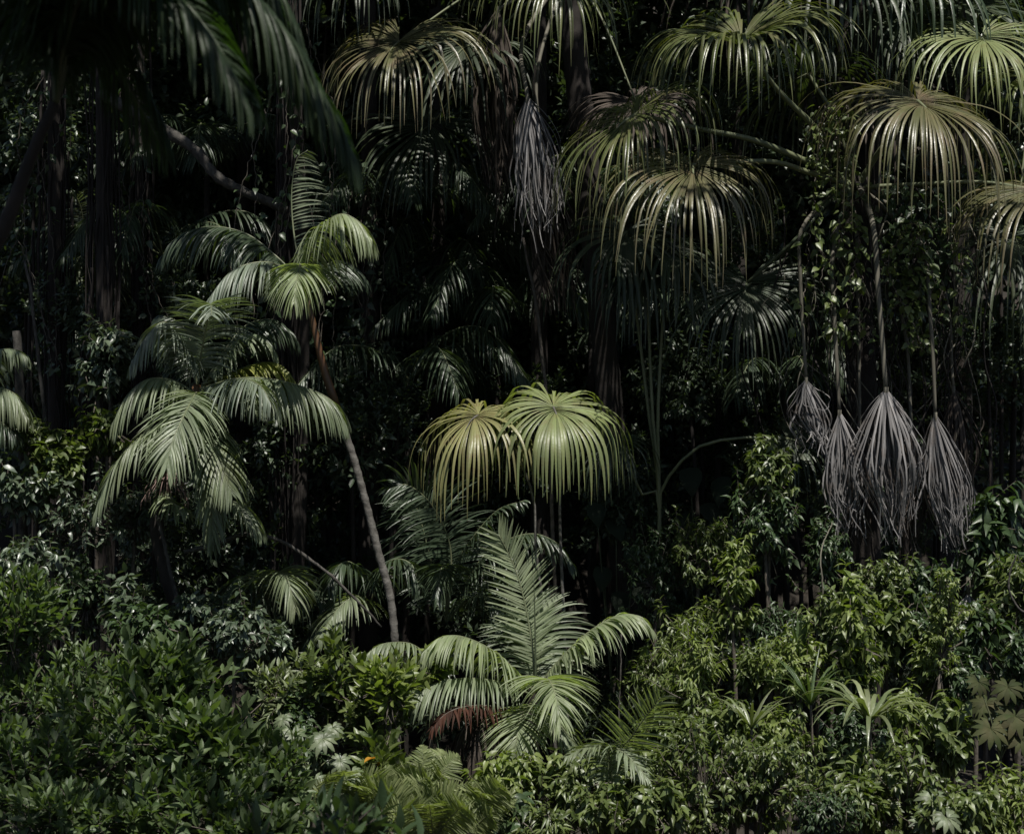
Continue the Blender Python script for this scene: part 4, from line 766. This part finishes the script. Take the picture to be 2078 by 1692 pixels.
rowed([
 ('the back row of the right thicket', [(1440, 1110, 62, 55, 0.9, 's_mid'), (1580, 960, 90, 75, 0.0, 's_mid', dict(label='leafy shrub growing up to the leftmost dead palm leaf')), (1560, 1070, 95, 80, 0.3, 's_dark'), (1670, 1150, 80, 80, 0.4, 's_dark'), (1770, 1190, 80, 60, 0.2, 's_mid'), (1880, 1200, 70, 60, 0.2, 's_dark'), (1995, 1060, 75, 85, 0.0, 's_dark', dict(ln=0.2, wd=0.07)), (2060, 1170, 75, 85, -0.2, 's_mid', dict(ln=0.2, wd=0.07)), (1350, 1160, 60, 70, 1.2, 's_dark')]),
 ('the second row of the right thicket', [(1485, 1200, 55, 115, -0.8, 's_fresh'), (1900, 1320, 52, 95, -1.9, 's_fresh'), (1720, 1290, 55, 100, -1.6, 's_fresh'), (1390, 1300, 75, 60, -0.3, 's_mid'), (1580, 1260, 75, 70, -0.3, 's_dark'), (1710, 1270, 70, 75, -0.5, 's_mid'), (1800, 1300, 70, 65, -0.6, 's_mid'), (1880, 1300, 60, 55, -0.6, 's_dark'), (1990, 1290, 70, 55, -0.6, 's_dark'), (2060, 1330, 60, 70, -0.8, 's_dark')]),
 ('the third row of the right thicket', [(1350, 1390, 70, 60, -1.2, 's_mid'), (1400, 1380, 60, 95, -1.6, 's_fresh'), (1530, 1370, 75, 60, -1.2, 's_mid'), (1610, 1360, 70, 60, -1.3, 's_fresh'), (1710, 1370, 75, 60, -1.3, 's_mid'), (1905, 1375, 55, 60, -1.4, 's_fresh'), (1820, 1400, 60, 50, -1.4, 's_mid'), (1960, 1420, 60, 60, -1.5, 's_dark')]),
 ('the fourth row of the right thicket', [(1390, 1490, 80, 60, -2.3, 's_mid'), (1480, 1480, 75, 60, -2.3, 's_mid'), (1570, 1500, 75, 60, -2.4, 's_fresh'), (1660, 1470, 75, 60, -2.3, 's_mid'), (1850, 1480, 60, 60, -2.4, 's_fresh'), (1930, 1520, 70, 60, -2.5, 's_mid'), (1765, 1560, 75, 55, -3.4, 's_mid'), (1760, 1500, 60, 70, -2.0, 's_dark'), (1640, 1540, 70, 55, -3.2, 's_mid'), (1520, 1560, 75, 55, -3.4, 's_mid'), (2050, 1540, 60, 60, -2.6, 's_mid'), (1300, 1560, 70, 60, -2.4, 's_mid'), (1060, 1575, 80, 65, -2.6, 's_fresh', dict(label='yellow green shrub in front of the young feather palm', wd=0.07)), (1180, 1590, 80, 60, -2.7, 's_mid')]),
 ('the bottom row of the right thicket', [(1010, 1680, 70, 50, -3.8, 's_dark'), (1090, 1670, 90, 60, -3.8, 's_mid'), (1230, 1660, 90, 60, -3.8, 's_mid', dict(autumn=2)), (1340, 1640, 90, 65, -3.8, 's_mid'), (1450, 1620, 90, 70, -3.7, 's_mid'), (1560, 1620, 80, 60, -3.8, 's_mid'), (1650, 1660, 80, 60, -4.0, 's_dark'), (1740, 1620, 85, 60, -3.8, 's_mid'), (1850, 1610, 80, 60, -3.8, 's_mid'), (1950, 1640, 90, 60, -4.0, 's_mid'), (2050, 1640, 80, 60, -4.0, 's_fresh')]),
], TXT, mix=True, n_twig=118, per=13, ln=0.102, wd=0.044, kind='tear', curl=0.5, full=0.2)
rowed([
 ('the upper row at the left edge', [(50, 910, 60, 40, 0.0, 's_mid'), (140, 950, 65, 55, 0.3, 's_mid'), (40, 1010, 75, 70, -0.2, 's_grey'), (150, 1060, 80, 75, -0.1, 's_grey'), (220, 880, 55, 50, 0.8, 's_mid'), (250, 1060, 50, 50, 0.4, 's_grey')]),
 ('the middle row at the left', [(60, 1130, 85, 70, -0.6, 's_grey'), (270, 1220, 70, 50, -0.7, 's_grey', dict(ln=0.17, wd=0.065)), (400, 1230, 60, 55, -0.5, 's_grey'), (180, 1200, 60, 60, -0.5, 's_dark'), (460, 1300, 60, 45, -0.8, 's_grey'), (560, 1310, 75, 45, -0.7, 's_grey'), (180, 740, 70, 90, 1.6, 's_grey'), (240, 690, 50, 60, 1.6, 's_grey'), (300, 1290, 60, 40, -0.9, 's_dark')]),
 ('the row left of the bottom centre palm', [(560, 1400, 50, 40, -1.8, 's_pale', dict(ln=0.17, wd=0.06, habit='up')), (690, 1425, 70, 50, -1.9, 's_mid', dict(habit='up', ln=0.17)), (785, 1410, 60, 40, -1.9, 's_fresh', dict(habit='up', ln=0.16)), (770, 1470, 60, 45, -2.2, 's_mid', dict(habit='up')), (865, 1365, 32, 30, -1.5, 's_fresh', dict(habit='up', n_twig=14, ln=0.17, wd=0.075)), (775, 1560, 50, 50, -3.0, 's_mid', dict(habit='up', autumn=4, ln=0.19, wd=0.08, n_twig=30)), (600, 1430, 60, 40, -1.5, 's_dark'), (640, 1540, 80, 60, -2.6, 's_dark')]),
], TXT, n_twig=60, per=13, ln=0.14, wd=0.065)
rowed([
 ('the bottom left foreground', [(40, 1250, 120, 75, -3.2, 's_big', dict(leafsplit=60)), (120, 1390, 150, 80, -3.5, 's_big', dict(leafsplit=60)), (345, 1410, 130, 75, -3.4, 's_big', dict(leafsplit=90)), (60, 1560, 150, 100, -4.6, 's_big', dict(leafsplit=40)), (230, 1520, 150, 90, -3.9, 's_big', dict(leafsplit=70)), (420, 1520, 130, 80, -3.8, 's_big', dict(leafsplit=70)), (140, 1670, 170, 80, -5.3, 's_big', dict(leafsplit=50)), (350, 1650, 160, 80, -4.7, 's_big', dict(leafsplit=60)), (530, 1610, 100, 70, -4.4, 's_big', dict(leafsplit=50)), (520, 1690, 110, 50, -5.0, 's_big')]),
], TXT, n_twig=105, per=12, ln=0.185, wd=0.062, habit='up', kind='fine', curl=0.18)
shrub('dark near shrub of broad pointed leaves in the bottom left of centre', 690, 1690, 130, 75, -9.0, 's_dark', ln=0.26, wd=0.085, n_twig=18, per=9, habit='up', kind='fine', curl=0.15)

# ================================================================== palmate leaved cecropias
def palmate_plant(label, leaves, y, mat, base_px):
    b = on_ground(P(*base_px)); t = thing('cecropia', label, 'plant', b); top = P(*base_px[:2], y) + UP * 0.1
    mb = MB(); mb.tube(spline([b, (b + top) / 2 + np.array([0.05, 0, 0]), top], 8), np.linspace(0.03, 0.018, 8), 6); mb.build('stem', MT['twig'], t, b)
    for i, (px, py, rpx) in enumerate(leaves):
        rg = np.random.default_rng(int(px + py)); yy = y + rg.uniform(-0.3, 0.3); h = P(px, py, yy); r = rpx * M_PER_PX(yy)
        N_ = nrm(np.array([rg.normal() * 0.25, -0.75 + rg.normal() * 0.15, 0.75])); Aq = ortho(np.array([rg.normal() * 0.3, -0.3, -1.0]), N_); S = np.cross(N_, Aq)
        mb = MB(); mb.tube(spline([top, (top + h) / 2 + UP * 0.08, h], 10), np.linspace(0.009, 0.006, 10), 5); lf = mb.build('petiole', MT['petiole'], t, b)
        nl = 11
        for k in range(nl):
            th = (k - (nl - 1) / 2) * (5.7 / nl); ll = r * (1 - 0.35 * (abs(th) / 3) ** 1.3) * rg.uniform(0.92, 1.06)
            d = math.cos(th) * Aq + math.sin(th) * S; Wd = -math.sin(th) * Aq + math.cos(th) * S; pts = []; W = []; wid = []
            for q in range(9):
                x = q / 8; pts.append(h + d * ll * x + N_ * ll * (0.10 * math.sin(math.pi * x) - 0.22 * x * x) + N_ * 0.003 * k); W.append(Wd)
                wid.append(ll * (0.05 + 0.24 * math.sin(min(1, x * 1.05) ** 1.3 * math.pi) ** 0.8 + 0.0 * x) * (1 if x < 0.97 else 0.3))
            m1 = MB(); m1.ribbon(np.array(pts), wid, W, 0.12); m1.build('leaf_lobe', MT[mat], lf, b)
    return t
palmate_plant('palmate leaved plant with pale star leaves right of the large leaved shrub', [(592, 1490, 38), (655, 1500, 40), (618, 1535, 34), (690, 1545, 32), (675, 1478, 28), (575, 1460, 26)], -3.0, 'cecropia', (630, 1600, -3.0))
palmate_plant('palmate leaved plant with pale star leaves above the dark near shrub', [(640, 1590, 36), (695, 1600, 40), (665, 1640, 36), (715, 1570, 30), (610, 1620, 30)], -4.2, 'cecropia', (665, 1690, -4.2))
palmate_plant('palmate leaved plant with broad olive leaves at the right edge', [(2000, 1430, 44), (2060, 1455, 50), (2010, 1480, 48), (1985, 1385, 34), (2045, 1395, 40), (2070, 1500, 40)], -2.4, 'cecropia_olive', (2030, 1560, -2.4))
palmate_plant('palmate leaved plant low down in the right thicket', [(1890, 1620, 40), (1920, 1660, 40), (1870, 1670, 36)], -4.6, 'cecropia', (1895, 1700, -4.6))

# ================================================================== strap leaved rosettes
def strap_plant(label, px, py, y, n, Lpx, w, mat, spread=1.0, droop=1.5, seed=0, up=0.7):
    rg = np.random.default_rng(seed); h = P(px, py, y); b = on_ground(h); t = thing('strap_leaved_plant', label, 'plant', b); k = M_PER_PX(y)
    mb = MB(); mb.tube(spline([b, (b + h) / 2 + np.array([0.04, 0, 0]), h], 8), np.linspace(0.018, 0.014, 8), 6); mb.build('stem', MT['twig'], t, b)
    for i in range(n):
        a = i * 2.4 + rg.uniform(-0.3, 0.3); el = rg.uniform(0.25, 1.3) * up; d = nrm(np.array([math.cos(a) * spread, math.sin(a) * spread * 0.9 - 0.15, 0.35 + el])); ll = Lpx * k * rg.uniform(0.75, 1.1)
        Wd = np.array([-math.sin(a), math.cos(a), 0]); K = 10; pts = [h]; W = [Wd]; dd = d; g = droop * rg.uniform(0.6, 1.3)
        for q in range(K):
            pts.append(pts[-1] + dd * ll / K); W.append(Wd); dd = nrm(dd + np.array([0, 0, -1.0]) * g / K * (0.4 + 1.2 * q / K))
        x = np.linspace(0, 1, K + 1); wid = w * np.clip(0.6 + x * 1.5, 0, 1) * (1 - x ** 3 * 0.95)
        m1 = MB(); m1.ribbon(np.array(pts), wid, W, 0.2); m1.build('strap_leaf', MT[mat], t, b)
strap_plant('pale strap leaved rosette arching out of the right thicket', 1765, 1462, -3.2, 34, 165, 0.052, 'strap', 1.0, 2.2, 1)
strap_plant('tall dark sword leaved plant behind the thicket', 1622, 1335, -1.6, 10, 95, 0.05, 'strap_dark', 0.35, 0.6, 2, up=1.6)
strap_plant('fine strap leaved tuft left of the pale rosette', 1645, 1430, -2.4, 24, 125, 0.03, 'strap_dark', 0.8, 1.5, 3, up=1.1)
strap_plant('pale strap leaved tuft leftmost in the thicket', 1525, 1478, -3.0, 18, 100, 0.036, 'strap', 0.9, 1.6, 4, up=1.0)

# ================================================================== ferns
def fern(label, px, py, y, fronds, mat='fern', seed=0):
    b0 = P(px, py, y); b = on_ground(b0); t = thing('fern', label, 'fern', b)
    mb = MB(); mb.tube(spline([b, (b + b0) / 2 + np.array([0.03, 0, 0]), b0], 8), np.linspace(0.05, 0.03, 8), 6); mb.build('stem', MT['trunk_dark'], t, b)
    for i, (tx, ty, dy, bow) in enumerate(fronds):
        e = P(tx, ty, y + dy); m_ = (b0 + e) / 2 + np.array([bow * 0.3, 0, 0.12])
        sd = np.cross(nrm(e - b0), np.array([0, -1.0, 0.2])); 
        pinnate(t, b, [b0, m_, e], L=0.19 + 0.02 * (i % 3), n=30, mat=mat, droop=0.2, side=sd if np.linalg.norm(sd) > 0.2 else (1, 0, 0), fwd=0.2, w=0.028, lift=0.05, rw=0.006, pet=0.1, world_pts=True, seed=seed * 10 + i, taper=0.1, name='fern_frond', boost=False)
fern('upright fern under the rust red frond', 860, 1625, -3.0, [(857, 1512, 0.1, 0.0), (930, 1532, 0.1, 0.2), (895, 1520, 0.4, 0.1), (830, 1570, -0.2, -0.2), (905, 1580, -0.4, 0.2), (880, 1560, 0.2, 0.0)], seed=1)
fern('broad pale fern at the bottom centre', 830, 1660, -3.9, [(760, 1610, -0.3, -0.2), (790, 1590, 0, -0.1), (858, 1578, 0.1, 0.1), (900, 1620, -0.2, 0.2), (730, 1650, -0.4, -0.2), (810, 1680, -0.8, 0), (870, 1675, -0.7, 0.1), (845, 1610, 0.3, 0)], seed=2)
fern('low pale fern beside the bottom row shrubs', 950, 1690, -4.0, [(905, 1650, -0.3, -0.2), (930, 1635, 0, -0.1), (985, 1640, 0, 0.2), (1005, 1670, -0.3, 0.2), (900, 1690, -0.6, -0.1), (960, 1660, 0.3, 0)], seed=3)
fern('low pale fern left of the broad fern', 770, 1700, -4.3, [(715, 1665, -0.3, -0.2), (745, 1640, 0, -0.1), (800, 1645, 0, 0.2), (700, 1690, -0.3, -0.2), (780, 1660, 0.3, 0)], seed=4)

for i, (px, py, y, lab) in enumerate([(720, 1640, -4.1, 'pale fern clump between the star leaves and the broad fern'), (880, 1690, -4.5, 'pale fern clump lowest at the bottom centre'), (800, 1625, -3.6, 'pale fern clump behind the broad fern'), (960, 1650, -3.7, 'pale fern clump left of the bottom row shrubs')]):
    rg = np.random.default_rng(400 + i); fern(lab, px, py + 10, y, [(px + 85 * math.cos(a), py - 20 - 55 * abs(math.sin(a)) * rg.uniform(0.3, 1.1), rg.uniform(-0.7, 0.3), 0.3 * math.cos(a)) for a in np.linspace(0, math.pi, 9) + rg.uniform(-0.15, 0.15, 9)], seed=10 + i)
# ================================================================== climbing vines on the fan palm and arum leaves
def vine(label, paths, mat, ln, wd, n_per, seed):
    rg = np.random.default_rng(seed); b = P(*paths[0][0]); t = thing('vine', label, 'vine', b); pos, dr, up, L, W = [], [], [], [], []
    for j, path in enumerate(paths):
        C = spline([P(*q) for q in path], 60) + rg.normal(size=(60, 3)) * 0.012
        mb = MB(); mb.tube(C, 0.006, 4); mb.build('stem', MT['twig'], t, b)
        for k in range(n_per):
            i = int(rg.integers(60)); a = rg.uniform(0, 6.28); o = np.array([math.cos(a), math.sin(a) - 0.4, rg.normal() * 0.5])
            pos.append(C[i] + o * 0.08 * rg.random() - b); dr.append(nrm(o + np.array([0, -0.1, -0.7]))); up.append(np.array([0, -0.7, 0.7]) + rg.normal(size=3) * 0.35); s = rg.uniform(0.6, 1.15); L.append(ln * s); W.append(wd * s)
    V, Fa = bake_leaves(pos, dr, up, L, W, 'tear', 0.25, rg); o = put('foliage', mesh_np('foliage', V, Fa, MT[mat]), t); o['kind'] = 'stuff'
def vpaths(cx, cy, rx, ry, y, n, seed):
    rg = np.random.default_rng(seed); r = []
    for i in range(n):
        x = cx + rg.uniform(-rx, rx); yy = cy - ry; p = []
        for k in range(5): p.append((x, yy, y + rg.uniform(-0.2, 0.1))); x += rg.normal() * rx * 0.4; yy += 2 * ry / 4
        r.append(p)
    return r
vine('dark climber on the root columns at the top left', vpaths(200, 420, 120, 330, 2.6, 8, 6), 's_dark', 0.13, 0.08, 26, 6)
vine('dark climber on the straight trunk left of the centre', vpaths(745, 650, 50, 320, 3.6, 8, 7), 's_back', 0.15, 0.09, 36, 7)
vine('dark climber on the fibrous trunk behind the leaning palm crown', vpaths(600, 380, 60, 330, 1.7, 8, 8), 's_dark', 0.13, 0.08, 28, 8)
vine('leafy climber on the upper trunk of the large fan palm', vpaths(1695, 315, 38, 100, 0.9, 7, 1), 's_mid', 0.12, 0.07, 34, 1)
vine('leafy climber between the dead petioles', vpaths(1690, 560, 50, 130, 0.5, 6, 2), 's_mid', 0.13, 0.085, 30, 2)
vine('leafy climber right of the widest dead leaf stalk', vpaths(1890, 580, 55, 130, 0.6, 9, 3), 's_mid', 0.13, 0.085, 32, 3)
vine('dark climber filling the gap under the right fan leaves', vpaths(1820, 480, 70, 100, 0.9, 9, 4), 's_dark', 0.14, 0.09, 32, 4)
rg5 = np.random.default_rng(5)
b = P(1760, 500, 1.0); t = thing('liana', 'tangle of thin bare lianas behind the dead palm leaves', 'liana', b)
for j in range(72):
    x = rg5.uniform(1590, 1975); y0 = rg5.uniform(380, 620); y1 = y0 + rg5.uniform(200, 560); p = []
    for k in range(6): p.append(P(x, y0 + (y1 - y0) * k / 5, 0.85 + rg5.uniform(-0.15, 0.3))); x += rg5.normal() * 26
    mb = MB(); mb.tube(spline(p, 36), rg5.uniform(0.004, 0.012), 4); mb.build('liana_stem', MT['root'] if j % 3 else MT['petiole_dead'], t, b)
def arum(label, leaves, base_px, seed):
    b = on_ground(P(*base_px)); t = thing('arum', label, 'plant', b); rg = np.random.default_rng(seed)
    for (px, py, l, y) in leaves:
        h = P(px, py, y); ll = l * M_PER_PX(y); mb = MB(); mb.tube(spline([b, (b + h) / 2 + UP * 0.15, h], 12), np.linspace(0.014, 0.008, 12), 5); lf = mb.build('petiole', MT['petiole_dark'], t, b)
        d = nrm(np.array([rg.normal() * 0.3, -0.35, -1.0])); Wd = ortho(np.array([1, rg.normal() * 0.3, 0]), d); pts = []; wid = []
        for q in range(12):
            x = q / 11; pts.append(h + d * ll * (x - 0.2) + np.array([0, -1.0, 0.2]) * ll * 0.12 * math.sin(math.pi * x)); wid.append(ll * 0.75 * max(0.02, math.sin(math.pi * min(1, (x + 0.12) / 1.12) ** 0.62)) ** 0.8)
        m1 = MB(); m1.ribbon(np.array(pts), wid, [Wd] * 12, 0.15); m1.build('leaf_blade', MT['arum'], lf, b)
arum('dark arum plant with broad hanging leaves right of the centre fan palm', [(1210, 1030, 54, 1.9), (1285, 1120, 63, 1.8), (1250, 1060, 54, 2.2), (1225, 1160, 54, 2.0), (1300, 1200, 49, 1.7), (1260, 1210, 54, 2.0)], (1255, 1170, 2.2), 1)
arum('dark arum plant with broad hanging leaves under the arching stalk', [(1400, 960, 63, 2.2), (1460, 980, 63, 2.2), (1440, 1030, 58, 2.1), (1500, 1010, 54, 2.3), (1390, 1050, 54, 2.3), (1480, 1070, 54, 2.1)], (1440, 1080, 2.4), 2)
b = on_ground(P(1945, 1330, 0.3)); t = thing('dead_palm_leaf', 'fallen grey dead fan leaf lodged in the shrubs at the right', 'leaf', b)
dead_fan(t, b, P(1965, 1205, -0.1), L=0.75, width=0.22, nseg=44, seed=91, lean=(-0.22, -0.1), bulge=0.2, w=0.018)
print('objects', len(bpy.data.objects), 'tris', sum(len(o.data.loop_triangles) or len(o.data.polygons) * 2 for o in bpy.data.objects if o.type == 'MESH'))
